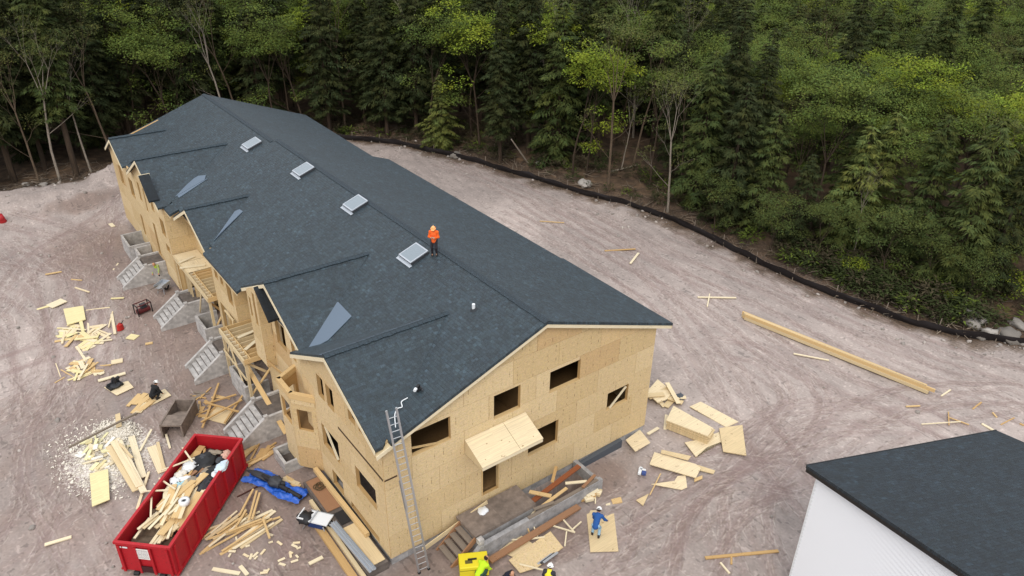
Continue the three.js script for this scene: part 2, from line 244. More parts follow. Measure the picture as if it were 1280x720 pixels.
{
  const [gc, gb] = groundCanvases();
  structure('ground', sheet(GX0, GX1, GZ0, GZ1, 272, 320, 0, (lo) => lo < 2.5), std({ map: gc, bumpMap: gb, bumpScale: 0.06, roughness: 0.95 }));
  const floorTex = canvasTex(1024, 1024, (x, w, h) => { const im = x.createImageData(w, h); for (let j = 0; j < h; j++) for (let i = 0; i < w; i++) { const n = fbm(i / 60, j / 60, 4), m = vn(i / 2, j / 2), v = 0.55 + 0.7 * n + 0.3 * (m - 0.5), k = (j * w + i) * 4; im.data[k] = 98 * v; im.data[k + 1] = 79 * v; im.data[k + 2] = 61 * v; im.data[k + 3] = 255; } x.putImageData(im, 0, 0); const r = mul(5); for (let i = 0; i < 3000; i++) { x.fillStyle = r() < 0.5 ? rgb(120, 96, 70, 0.4) : rgb(40, 36, 24, 0.4); x.fillRect(r() * w, r() * h, 2 + r() * 9, 1 + r() * 2); } });
  const fg = sheet(-160, 200, -200, 80, 180, 140, -0.05); { const p = fg.attributes.position, uv = fg.attributes.uv; for (let i = 0; i < p.count; i++) uv.setXY(i, p.getX(i), p.getZ(i)); }
  // under the surveyed part the forest floor lies deeper, so that the two never mix
  { const p = fg.attributes.position; for (let i = 0; i < p.count; i++) { const x = p.getX(i), z = p.getZ(i); if (x > GX0 + 1 && x < GX1 - 1 && z > GZ0 + 1 && z < GZ1 - 1 && outside(x, z) < 1) p.setY(i, p.getY(i) - 2.2); } fg.computeVertexNormals(); }
  structure('forest_floor', fg, std({ map: rep(floorTex, 9, 9), roughness: 1 }));
}

// ---------------------------------------------------------------- the townhouse row
const house = thing('townhouse_row', 'long unfinished townhouse row in bare sheathing with dark shingle roof', 'building', [0, 0, 0]);
const part = (name) => { const g = new THREE.Group(); g.name = name; house.add(g); return g; };
function clipConvex(poly, outline) {   // Sutherland-Hodgman, outline anticlockwise
  let out = poly;
  for (let i = 0; i < outline.length && out.length; i++) {
    const [ax, ay] = outline[i], [bx_, by] = outline[(i + 1) % outline.length], inn = ([x, y]) => (bx_ - ax) * (y - ay) - (by - ay) * (x - ax) >= -1e-9, res = [];
    for (let k = 0; k < out.length; k++) { const p = out[k], q = out[(k + 1) % out.length], a = inn(p), b = inn(q); if (a) res.push(p); if (a !== b) { const d1 = (bx_ - ax) * (p[1] - ay) - (by - ay) * (p[0] - ax), d2 = (bx_ - ax) * (q[1] - ay) - (by - ay) * (q[0] - ax), t = d1 / (d1 - d2); res.push([p[0] + (q[0] - p[0]) * t, p[1] + (q[1] - p[1]) * t]); } }
    out = res;
  }
  return out;
}
let wallCount = 0;
// a sheathed wall in its own frame: x along, y up, z outwards
function sheathedWall(name, pos, ry, outline, openings, parent = house, opt = {}) {
  const g = new THREE.Group(); g.name = name; g.position.set(...pos); g.rotation.y = ry; parent.add(g);
  const T = opt.t || 0.15, seed = mul(900 + wallCount++ * 7);
  const sh = new THREE.Shape(outline.map(([x, y]) => new THREE.Vector2(x, y)));
  for (const [a, b, c, d] of openings) { const hole = new THREE.Path(); hole.moveTo(a, c); hole.lineTo(a, d); hole.lineTo(b, d); hole.lineTo(b, c); hole.closePath(); sh.holes.push(hole); }
  const back = new THREE.ExtrudeGeometry(sh, { depth: T, bevelEnabled: false }); back.translate(0, 0, -T - 0.004);
  mesh('wall_framing', back, opt.back || wood[2], g);
  const x0 = Math.min(...outline.map((p) => p[0])), x1 = Math.max(...outline.map((p) => p[0])), y0 = Math.min(...outline.map((p) => p[1])), y1 = Math.max(...outline.map((p) => p[1]));
  const SW = 2.44, SH = 1.22, gap = 0.007;
  let row = 0;
  for (let y = y0; y < y1 - 0.02; y += SH, row++) for (let x = x0 - (row % 2 ? SW / 2 : (opt.shift || 0)); x < x1; x += SW) {
    const cx0 = Math.max(x, x0) + gap, cx1 = Math.min(x + SW, x1) - gap, cy0 = y + gap, cy1 = Math.min(y + SH, y1) - gap; if (cx1 - cx0 < 0.03 || cy1 - cy0 < 0.03) continue;
    const xs = [cx0, cx1], ys = [cy0, cy1];
    for (const [a, b, c, d] of openings) { for (const q of [a, b]) if (q > cx0 && q < cx1) xs.push(q); for (const q of [c, d]) if (q > cy0 && q < cy1) ys.push(q); }
    xs.sort((a, b) => a - b); ys.sort((a, b) => a - b);
    const geos = [], proud = seed() * 0.004;
    for (let i = 0; i < xs.length - 1; i++) for (let j = 0; j < ys.length - 1; j++) {
      const mx = (xs[i] + xs[i + 1]) / 2, my = (ys[j] + ys[j + 1]) / 2; if (xs[i + 1] - xs[i] < 0.005 || ys[j + 1] - ys[j] < 0.005 || openings.some(([a, b, c, d]) => mx > a && mx < b && my > c && my < d)) continue;
      const poly = clipConvex([[xs[i], ys[j]], [xs[i + 1], ys[j]], [xs[i + 1], ys[j + 1]], [xs[i], ys[j + 1]]], outline);
      if (poly.length > 2) geos.push(prism(poly.map(([a, b]) => V(a, b, 0.012 + proud)), V(0, 0, -0.012 - proud), (p) => [p.x - x + (row * 0.61), p.y - y]));
    }
    const pick = seed(); if (geos.length) mesh('sheathing_panel', geos, osb[pick < 0.42 ? 0 : pick < 0.72 ? 1 : pick < 0.88 ? 2 : pick < 0.96 ? 3 : 4], g);
  }
  return g;
}
const PI = Math.PI, WX = -PI / 2;   // WX turns a wall to face the street (-x); its own x then runs along world z
// gable end
const gableOpen = [[1.25, 3.03, 4.8, 5.93], [5.13, 6.5, 4.78, 5.97], [8.09, 9.83, 4.85, 5.93], [7.0, 8.71, 1.83, 3.12], [11.72, 13.1, 2.23, 3.22], [4.5, 5.42, 0.86, 2.98]];
const gable = sheathedWall('gable_wall', [0, 0, 0], 0, [[0, 0], [14.6, 0], [14.6, 6.2], [7.6, 8.7], [0, 5.98]], gableOpen);
mesh('slot_shade_strip', bx(0.55, 0.07, 0.012, 0.28, 4.2, 0.02), std({ color: 0x4a3520 }), gable);  // dark strip on the sheathing, painted as the shade of a slot
for (const [a, b, c, d] of gableOpen.slice(0, 5)) mesh('window_sill', bx(b - a + 0.02, 0.035, 0.17, (a + b) / 2, c - 0.014, -0.07), wood[1], gable);
// street front, near to far
const F1 = sheathedWall('front_wall', [0, 0, 0], WX, [[-7.5, 0.02], [0, 0.02], [0, 6], [-3.75, 7.86], [-7.5, 6]], [[-5.75, -5.1, 4.78, 5.95], [-4.85, -4.15, 4.78, 5.95], [-2.75, -2.12, 5.42, 5.95], [-1.85, -1.25, 5.42, 5.95], [-1.0, -0.42, 5.42, 5.9], [-5.9, -4.2, 1.95, 3.2], [-2.65, -0.85, 1.95, 3.1], [-5.3, -4.2, 0.08, 0.95], [-3.5, -0.9, 0.06, 0.42]], house, { shift: 0.4 });
mesh('slot_shade_strip', bx(3.9, 0.1, 0.014, -2, 4.2, 0.022), std({ color: 0x4a3520 }), F1);  // same dark strip on the street side: slot shade put into the colour
mesh('window_brace', bar(V(-5.6, 3.15, -0.03), V(-4.5, 2.0, -0.03), 0.09, 0.04), wood[3], F1);
sheathedWall('front_wall', [0.3, 0, 0], WX, [[-13.2, 0.02], [-7.2, 0.02], [-7.2, 6.1], [-10.9, 7.9], [-13.2, 6.8]], [[-9.3, -8.85, 4.55, 5.95], [-8.35, -7.85, 4.55, 5.75], [-11.2, -10.0, 4.5, 5.9], [-12.6, -11.7, 4.6, 6.4]], house, { shift: 0.9 });
sheathedWall('return_wall', [0.0, 0, -7.5], PI, [[-0.3, 0.02], [0, 0.02], [0, 6], [-0.3, 6]], []);
sheathedWall('front_wall', [1.2, 0, 0], WX, [[-17.2, 0.02], [-13.2, 0.02], [-13.2, 6.27], [-17.2, 6.27]], [[-16.4, -15.5, 0.9, 2.55], [-14.9, -13.9, 2.9, 4.9], [-16.6, -15.6, 3.6, 4.9]]);
sheathedWall('return_wall', [0, 0, -17.2], 0, [[0.2, 0.02], [1.2, 0.02], [1.2, 6.27], [0.2, 5.92]], []);
sheathedWall('front_wall', [0.2, 0, 0], WX, [[-20.9, 0.02], [-17.2, 0.02], [-17.2, 5.92], [-20.9, 5.92]], [[-20.4, -19.8, 4.1, 5.6], [-19.4, -18.9, 4.1, 5.6], [-18.4, -17.6, 3.4, 5.3], [-20.4, -19.2, 0.6, 2.5], [-18.7, -17.7, 0.4, 2.5]], house, { shift: 1.3 });
sheathedWall('front_wall', [1.2, 0, 0], WX, [[-28.0, 0.02], [-20.9, 0.02], [-20.9, 6.27], [-28.0, 6.27]], [[-23.4, -22.3, 0.9, 2.5], [-22.6, -21.7, 2.9, 4.9], [-25.6, -25.25, 3.5, 5.2], [-26.2, -25.85, 3.5, 5.3], [-26.9, -26.5, 3.4, 5.0], [-27.6, -26.9, 0.9, 2.5]], house, { shift: 0.5 });
sheathedWall('return_wall', [0, 0, -24.7], 0, [[-0.1, 0.02], [1.2, 0.02], [1.2, 2.5], [-0.1, 2.5]], []);
sheathedWall('return_wall', [0, 0, -28.0], 0, [[-0.35, 0.02], [1.2, 0.02], [1.2, 6.25], [-0.35, 5.72]], []);
sheathedWall('front_wall', [-0.35, 0, 0], WX, [[-42.6, 0.02], [-28.0, 0.02], [-28.0, 5.9], [-42.6, 5.9]], [[-29.6, -28.6, 3.5, 4.7], [-29.3, -28.4, 2.4, 2.95], [-31.3, -30.6, 4.6, 5.7], [-32.2, -31.6, 1.0, 3.4], [-34.6, -34.0, 4.2, 5.6], [-33.1, -32.7, 3.9, 5.6], [-37.6, -36.4, 3.6, 5.0], [-36.2, -35.6, 1.0, 2.6], [-40.6, -39.6, 3.6, 5.1]], house, { shift: 0.2 });
for (const [x, zc, y0, yp, hw] of [[-0.35, -31.8, 5.9, 7.85, 3.9], [-0.35, -39.9, 5.9, 7.1, 2.5]]) sheathedWall('gable_front', [x, 0, 0], WX, [[zc - hw, y0 + 0.01], [zc + hw, y0 + 0.01], [zc, yp]], zc > -35 ? [[zc - 0.6, zc + 0.9, y0 + 0.2, y0 + 1.0]] : []);
sheathedWall('gable_front', [0.32, 0, 0], WX, [[-25.9, 5.75], [-20.7, 5.75], [-23.3, 7.05]], []);
// rear and far ends
{
  const g = part('rear_wall'); mesh('wall_framing', [bx(0.16, 6.1, 14.3, 14.52, 3.05, -7.2), bx(0.16, 6.1, 14.2, 14.6, 3.05, -21.5), bx(0.16, 6.0, 14.2, 14.3, 3.0, -35.6)], osb[0], g);
  sheathedWall('far_gable_wall', [14.3, 0, -42.7], PI, [[0, 0], [14.65, 0], [14.65, 5.95], [7, 8.6], [0, 6.1]], []);
  const f = part('foundation');
  mesh('foundation_wall', [bx(14.5, 1.9, 0.3, 7.3, -0.975, -0.18), bx(0.3, 1.9, 42.4, 0.2, -0.975, -21.4), bx(0.3, 1.9, 42.4, 14.4, -0.975, -21.4)], concFound, f);
  mesh('basement_floor', bx(14, 0.1, 42, 7.3, -1.75, -21.4), concDark, f);
  const fl = part('floor_deck');
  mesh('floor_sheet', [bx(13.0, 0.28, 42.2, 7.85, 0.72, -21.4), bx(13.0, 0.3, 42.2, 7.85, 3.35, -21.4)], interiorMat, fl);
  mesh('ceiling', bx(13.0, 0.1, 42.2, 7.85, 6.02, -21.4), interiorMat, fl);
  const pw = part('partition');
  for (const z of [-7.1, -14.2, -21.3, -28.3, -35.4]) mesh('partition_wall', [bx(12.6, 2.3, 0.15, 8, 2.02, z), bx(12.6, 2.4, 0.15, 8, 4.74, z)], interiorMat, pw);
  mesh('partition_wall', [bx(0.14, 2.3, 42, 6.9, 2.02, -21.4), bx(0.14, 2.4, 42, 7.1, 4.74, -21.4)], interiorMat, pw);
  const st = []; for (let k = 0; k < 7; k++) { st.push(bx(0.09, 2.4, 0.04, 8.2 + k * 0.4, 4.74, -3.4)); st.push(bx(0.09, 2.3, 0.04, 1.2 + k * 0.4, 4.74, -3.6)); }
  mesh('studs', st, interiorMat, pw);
}
// ---- roof
const SL = 0.365, RX = 7.6, RY = 8.78;
// one front slope for the whole row; the three blocks differ a little in ridge line and rear eave
const BLK = [[0.28, -8.2, 0, 15.42, 15.78], [-8.2, -28.35, 0, 15.6, 15.85], [-28.35, -42.95, -0.25, 14.95, 15.6]];
const blockAt = (z) => BLK.find(([a, b]) => z <= a && z > b) || BLK[2];
const frontY = (x) => RY - SL * (RX - x);
const roof = part('roof');
const uvF = (p) => [p.z, p.x * 1.0645];
for (const [za, zb, dx, b, b2] of BLK) {
  const e = 0.28, r = RX + dx, ry = frontY(r), by = ry - SL * (b - r), by2 = ry - SL * (b2 - r);
  mesh('roof_slope', prism([V(e, frontY(e), zb), V(e, frontY(e), za), V(r, ry, za), V(r, ry, zb)], V(0, -0.14, 0), uvF), shingle, roof);
  mesh('roof_slope', prism([V(r, ry, zb), V(r, ry, za), V(b, by, za), V(b2, by2, zb)], V(0, -0.14, 0), (p) => [p.z + 3.3, p.x * 1.0645 + 1.7]), shingle, roof);
  // ridge caps: bent shingles lapped one over the next
  const caps = [], rc = mul(70 + dx * 10);
  for (let z = za - 0.14; z > zb + 0.1; z -= 0.21) for (const s of [-1, 1]) { const w = 0.17 + rc() * 0.02, g = bx(w, 0.016, 0.3); g.rotateX(0.035); g.rotateZ(-s * Math.atan(SL)); g.translate(r + s * w * 0.47, ry + 0.024 - w * 0.47 * SL + rc() * 0.008, z); caps.push(g); }
  mesh('ridge_cap', caps, capMat, roof);
  mesh('eave_fascia', bar(V(b - 0.03, by - 0.2, za - 0.01), V(b2 - 0.03, by2 - 0.2, zb + 0.01), 0.03, 0.12), wood[0], roof);
}
// plain eaves between the cross gables
for (const [za, zb] of [[-14.65, -20.05], [-26.55, -27.85], [-35.75, -37.25]]) {
  const e = -0.3; mesh('eave_slope', prism([V(e, frontY(e), zb), V(e, frontY(e), za), V(0.279, frontY(0.279), za), V(0.279, frontY(0.279), zb)], V(0, -0.14, 0), uvF), shingle, roof);
  mesh('eave_fascia', bx(0.03, 0.17, za - zb - 0.02, e + 0.02, frontY(e) - 0.17, (za + zb) / 2), wood[0], roof);
}
// gable end trim boards
{
  const y0 = (x) => RY - SL * Math.abs(x - RX) - 0.145, e = -0.33, b = 15.38;
  mesh('rake_board', prism([V(e, y0(e) - 0.17, 0.26), V(RX, y0(RX) - 0.17, 0.26), V(RX, y0(RX), 0.26), V(e, y0(e), 0.26)], V(0, 0, -0.035), (p) => [p.x, p.y]), wood[3], roof);
  mesh('rake_board', prism([V(RX, y0(RX) - 0.17, 0.26), V(b, y0(b) - 0.17, 0.26), V(b, y0(b), 0.26), V(RX, y0(RX), 0.26)], V(0, 0, -0.035), (p) => [p.x, p.y]), wood[3], roof);
  mesh('rake_soffit', [prism([V(e, y0(e) - 0.02, 0), V(RX, y0(RX) - 0.02, 0), V(RX, y0(RX) - 0.02, 0.24), V(e, y0(e) - 0.02, 0.24)], V(0, 0.018, 0)), prism([V(RX, y0(RX) - 0.02, 0), V(b, y0(b) - 0.02, 0), V(b, y0(b) - 0.02, 0.24), V(RX, y0(RX) - 0.02, 0.24)], V(0, 0.018, 0))], wood[0], roof);
}
// cross gables: [centre z, ridge y, half width, front x]
const ridgeStripMat = std({ color: 0x4b5866, roughness: 0.62 });  // lighter blue-grey strip below each cross gable ridge, on the far slope
const CROSS = [[-3.8, 7.98, 3.95, -0.32], [-10.95, 7.98, 3.75, -0.02], [-23.3, 7.35, 3.3, -0.1], [-31.8, 7.98, 4.0, -0.65], [-39.9, 7.25, 2.7, -0.65]];
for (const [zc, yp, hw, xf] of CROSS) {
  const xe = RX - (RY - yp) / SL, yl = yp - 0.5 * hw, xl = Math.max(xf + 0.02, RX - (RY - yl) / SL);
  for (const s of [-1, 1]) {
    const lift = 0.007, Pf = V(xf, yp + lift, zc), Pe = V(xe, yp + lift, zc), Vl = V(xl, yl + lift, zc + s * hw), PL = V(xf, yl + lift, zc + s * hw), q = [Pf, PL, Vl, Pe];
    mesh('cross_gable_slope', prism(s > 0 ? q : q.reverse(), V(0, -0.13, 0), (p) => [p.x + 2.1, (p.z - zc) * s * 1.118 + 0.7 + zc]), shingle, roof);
    if (s < 0) { const w = hw > 3.72 ? 0.55 : 0.2, yw = yp - 0.5 * w, xw = RX - (RY - yw) / SL, o = 0.024, m4 = [V(xf + 0.01, yp + o, zc - 0.02), V(xe - 0.05, yp + o, zc - 0.02), V(Math.max(xf + 0.3, xw - 0.35), yw + o, zc - w), V(xf + 0.01, yw + o, zc - w)]; mesh('ridge_strip', prism(m4, V(0, -0.014, 0)), ridgeStripMat, roof); }
    const t = [V(xf - 0.03, yp - 0.1, zc), V(xf - 0.03, yl - 0.1, zc + s * hw), V(xf - 0.03, yl - 0.28, zc + s * hw), V(xf - 0.03, yp - 0.28, zc)];
    mesh('rake_board', prism(s > 0 ? t : t.reverse(), V(0.03, 0, 0), (p) => [p.z, p.y]), wood[3], roof);
  }
  const caps = [], rc = mul(170 + zc * 3);
  for (let x = xf + 0.15; x < xe - 0.05; x += 0.21) for (const s of [-1, 1]) { const w = 0.16 + rc() * 0.03, g = bx(0.3, 0.03, w); g.rotateZ(-0.035); g.rotateX(s * Math.atan(0.5)); g.translate(x, yp + 0.055 - w * 0.47 * 0.5 + rc() * 0.01, zc + s * w * 0.46); caps.push(g); }
  mesh('ridge_cap', caps, capMat, roof);
}
// bare membrane flares left in the valleys
{
  const P = (x, z, dx, o = 0.04) => V(x, frontY(x, dx) + o, z);
  const flare = (list, dx) => mesh('valley_membrane', prism(list.map(([x, z]) => P(x, z, dx)), V(0, -0.03, 0)), membrane, roof);
  flare([[0.1, -7.2], [1.2, -7.0], [2.6, -7.45], [2.65, -8.95], [2.3, -9.05], [0.1, -7.9]], 0);
  flare([[0.75, -27.95], [2.75, -28.3], [2.7, -28.34], [0.75, -28.34]], 0.22);
  flare([[0.2, -28.36], [2.6, -28.4], [2.85, -28.9], [2.5, -29.4], [2.2, -29.4]], -0.25);
  flare([[0.5, -20.5], [1.0, -20.9], [2.75, -21.8], [2.7, -22.25], [2.45, -22.35]], 0.22);
}
// lighter strips beside two cross gable ridges
// skylights
[[6.62, -8.62, 0], [7.02, -15.52, 0.22], [6.9, -22.22, 0.22], [6.33, -29.45, -0.25]].forEach(([x, z, dx]) => {
  const g = new THREE.Group(); g.name = 'skylight'; const a = Math.atan(SL); g.position.set(x, frontY(x, dx), z); g.rotation.z = a; roof.parent.add(g);
  mesh('curb', bx(1.02, 0.14, 1.12, 0, 0.07, 0), darkGrey, g);
  mesh('frame', [bx(1.06, 0.045, 0.07, 0, 0.16, 0.53), bx(1.06, 0.045, 0.07, 0, 0.16, -0.53), bx(0.07, 0.045, 1.0, 0.5, 0.16, 0), bx(0.07, 0.045, 1.0, -0.5, 0.16, 0)], galv, g);
  mesh('pane', bx(0.94, 0.02, 1.0, 0, 0.165, 0), new THREE.MeshPhysicalMaterial({ color: 0x76838c, roughness: 0.25, clearcoat: 0.6, clearcoatRoughness: 0.2 }), g);
  mesh('flashing', [bx(0.16, 0.012, 1.3, -0.62, 0.03, 0), bx(0.03, 0.09, 1.2, -0.555, 0.05, 0)], galv, g);
});
// hood roof over the window beside the second gable and its twin far down the row
for (const [p, q] of [[[-0.25, 7.45, -11.75], [0.28, 6.3, -10.35]], [[-0.98, 7.6, -29.7], [-0.34, 6.35, -28.3]]]) {
  mesh('hood_roof', prism([V(p[0], p[1], p[2]), V(p[0], q[1], q[2]), V(q[0], q[1], q[2]), V(q[0], p[1], p[2])], V(0, -0.12, 0), (u) => [u.x, u.z]), std({ map: rep(shC, 8, 8), color: 0x8f949c, roughness: 0.8 }), roof);
  mesh('hood_trim', [bx(q[0] - p[0] + 0.06, 0.16, 0.04, (p[0] + q[0]) / 2, p[1] - 0.06, p[2] - 0.03)], wood[3], roof);
}
// bay beside the first unit: three facets, no roof yet
{
  const g = part('bay'); const plan = [[0.3, -9.3], [-0.75, -8.75], [-0.75, -7.35], [0, -6.35]], facet = [[0, 1, [0.25, 1.1, 2.2, 3.4]], [1, 2, [0.2, 1.2, 2.25, 3.45]], [2, 3, [0.25, 1.0, 2.25, 3.4]]];
  for (const [i, j, [a, b, c, d]] of facet) {
    const A = plan[i], B = plan[j], L = Math.hypot(B[0] - A[0], B[1] - A[1]), ry = Math.atan2(-(B[1] - A[1]), B[0] - A[0]);
    sheathedWall('bay_wall', [A[0], 0, A[1]], ry, [[0, 0.02], [L, 0.02], [L, 3.95], [0, 3.95]], [[a, b, c, d]], house, { t: 0.12 });
    const m = new THREE.Group(); mesh('bay_rim', [bx(L + 0.06, 0.3, 0.2, L / 2, 4.1, -0.05)], wood[1], g).applyMatrix4(new THREE.Matrix4().makeRotationY(ry).setPosition(A[0], 0, A[1]));
  }
  mesh('bay_floor', prism([V(0.4, 2.1, -9.2), V(-0.65, 2.1, -8.7), V(-0.65, 2.1, -7.4), V(0.0, 2.1, -6.5)], V(0, 0.06, 0)), interiorMat, g);
}
// small bay of the second unit
sheathedWall('bay_wall', [-0.2, 0, 0], WX, [[-13.2, 2.9], [-11.8, 2.9], [-11.8, 7.3], [-13.2, 6.7]], [[-13.0, -12.75, 5.3, 6.4], [-12.4, -12.1, 5.1, 6.9]], house, { t: 0.1 });
sheathedWall('bay_wall', [0, 0, -11.8], 0, [[-0.2, 2.9], [0.3, 2.9], [0.3, 7.2], [-0.2, 7.2]], [], house, { t: 0.1 });
mesh('bay_base', bx(0.6, 0.1, 1.4, 0.13, 2.88, -12.5), osb[2], house);
// balcony decks
function deck(z0, z1, x0, x1, y, ply) {
  const g = part('balcony_deck');
  mesh('rim_beam', bx(0.09, 0.28, z0 - z1, x0, y - 0.14, (z0 + z1) / 2), wood[0], g); mesh('rim_beam', bx(0.05, 0.28, z0 - z1 - 0.02, x0 + 0.34, y - 0.145, (z0 + z1) / 2), wood[1], g);
  mesh('ledger', bx(0.05, 0.28, z0 - z1, x1 - 0.03, y - 0.14, (z0 + z1) / 2), wood[2], g);
  for (const z of [z0 - 0.02, z1 + 0.02]) mesh('end_joist', bx(x1 - x0, 0.28, 0.05, (x0 + x1) / 2, y - 0.142, z), wood[1], g);
  for (let z = z0 - 0.44; z > z1 + 0.2; z -= 0.42) { mesh('joist', bx(x1 - x0 - 0.42, 0.26, 0.05, (x0 + x1) / 2 + 0.18, y - 0.14, z), wood[(Math.abs(z * 10) | 0) % 2], g); mesh('blocking', bx(0.26, 0.2, 0.05, x0 + 0.18, y - 0.14, z), wood[3], g); }
  for (const z of [z0 - 0.15, z1 + 0.15]) mesh('post', bx(0.14, y - GY - 0.28, 0.14, x0 + 0.1, (y - 0.28 + GY) / 2, z), wood[0], g);
  mesh('brace', bar(V(x0 + 0.1, 0.4, z0 - 0.15), V(x1 - 0.1, y - 0.4, z0 - 0.2), 0.14, 0.05), wood[1], g);
  mesh('brace', bar(V(x0 + 0.12, 1.0, z1 + 0.2), V(x0 + 0.12, y - 0.3, z1 + 1.2), 0.05, 0.14), wood[0], g);
  if (ply) for (const [a, b] of ply) mesh('deck_sheet', bx(x1 - x0 - 0.05, 0.025, a - b - 0.02, (x0 + x1) / 2, y + 0.015, (a + b) / 2), plyPale[0], g);
  return g;
}
deck(-13.3, -17.1, -0.9, 1.18, 2.72);
// open framing and bracing under and beside the decks
{
  const g = part('open_framing'), r = mul(88);
  for (const [x, z0, z1, y0, y1] of [[0.98, -13.5, -15.3, 0.1, 2.4], [0.98, -21.1, -22.2, 0.1, 2.35], [-0.28, -24.9, -27.7, 0.1, 2.3], [0.02, -17.4, -19.0, 0.1, 2.6]]) { for (let z = z0; z > z1; z -= 0.42) mesh('stud', bx(0.09, y1 - y0, 0.04, x, (y0 + y1) / 2, z), wood[(r() * 3) | 0], g); mesh('plate', bx(0.09, 0.06, z0 - z1, x, y1 + 0.03, (z0 + z1) / 2), wood[0], g); mesh('plate', bx(0.09, 0.05, z0 - z1, x, y0 - 0.03, (z0 + z1) / 2), wood[1], g); }
  for (const [a, b] of [[[-0.8, 2.4, -13.6], [1.0, 0.6, -13.7]], [[-0.85, 0.3, -14.2], [-0.85, 2.4, -15.9]], [[-0.3, 2.3, -21.2], [1.0, 0.5, -21.4]], [[-0.3, 2.35, -22.4], [-0.3, 0.3, -23.8]], [[0.0, 2.8, -17.4], [-0.6, 0.2, -17.0]], [[-0.15, 3.6, -9.6], [-0.15, 2.9, -13.2]], [[-0.9, 1.4, -13.5], [-0.9, 1.4, -17.0]]]) mesh('brace', bar(V(...a), V(...b), 0.05, 0.13), wood[(r() * 3) | 0], g);
  for (const [z, y, L] of [[-14.6, 2.78, 1.6], [-15.6, 2.78, 1.2], [-25.4, 2.68, 1.5], [-26.6, 2.68, 1.1]]) mesh('loose_board', bx(L, 0.04, 0.2, 0.15, y, z, 0, r() * 1.2 - 0.6, 0), wood[3], g);
}
deck(-20.95, -27.9, -0.32, 1.18, 2.6, [[-24.8, -26.4], [-26.45, -27.85]]);
// awning over the side door
{
  const g = part('awning'), x0 = 3.68, x1 = 6.78, yb = 4.42, yf = 3.84, zf = 1.28;
  for (const [a, b] of [[x0, x0 + 1.9], [x0 + 1.92, x1]]) mesh('roof_sheet', prism([V(a, yf, zf), V(b, yf, zf), V(b, yb, 0.03), V(a, yb, 0.03)], V(0, -0.03, 0), (p) => [p.x, p.z]), plyPale[0], g);
  mesh('fascia', bx(x1 - x0 - 0.02, 0.15, 0.04, (x0 + x1) / 2, yf - 0.11, zf - 0.03), wood[3], g);
  for (const x of [x0 + 0.03, x1 - 0.03, x0 + 1.05, x0 + 2.05]) mesh('rafter', prism([V(x - 0.02, yf - 0.03, zf - 0.05), V(x - 0.02, yb - 0.03, 0.03), V(x - 0.02, yf - 0.16, 0.03), V(x - 0.02, yf - 0.16, zf - 0.05)], V(0.04, 0, 0)), wood[0], g);
  mesh('bracket', [bar(V(x0 + 2.05, 3.66, 0.75), V(x0 + 2.05, 3.05, 0.05), 0.05, 0.09), bar(V(x0 + 1.0, 3.66, 0.75), V(x0 + 1.0, 3.05, 0.05), 0.05, 0.09)], wood[0], g);
}
mesh('window_brace', [bar(V(11.95, 2.25, -0.02), V(12.95, 3.1, -0.02), 0.09, 0.04)], wood[3], gable);
mesh('window_brace', [bar(V(1.28, 5.15, -0.06), V(2.4, 4.84, -0.06), 0.09, 0.04)], wood[1], gable);
mesh('door_frame', [bx(0.05, 2.1, 0.18, 4.53, 1.92, -0.06), bx(0.05, 2.1, 0.18, 5.4, 1.92, -0.06)], wood[1], gable);
mesh('end_plank', [bar(V(1.3, -0.02, 0.34), V(4.6, 0.7, 0.3), 0.05, 0.22)], wood[0], house);
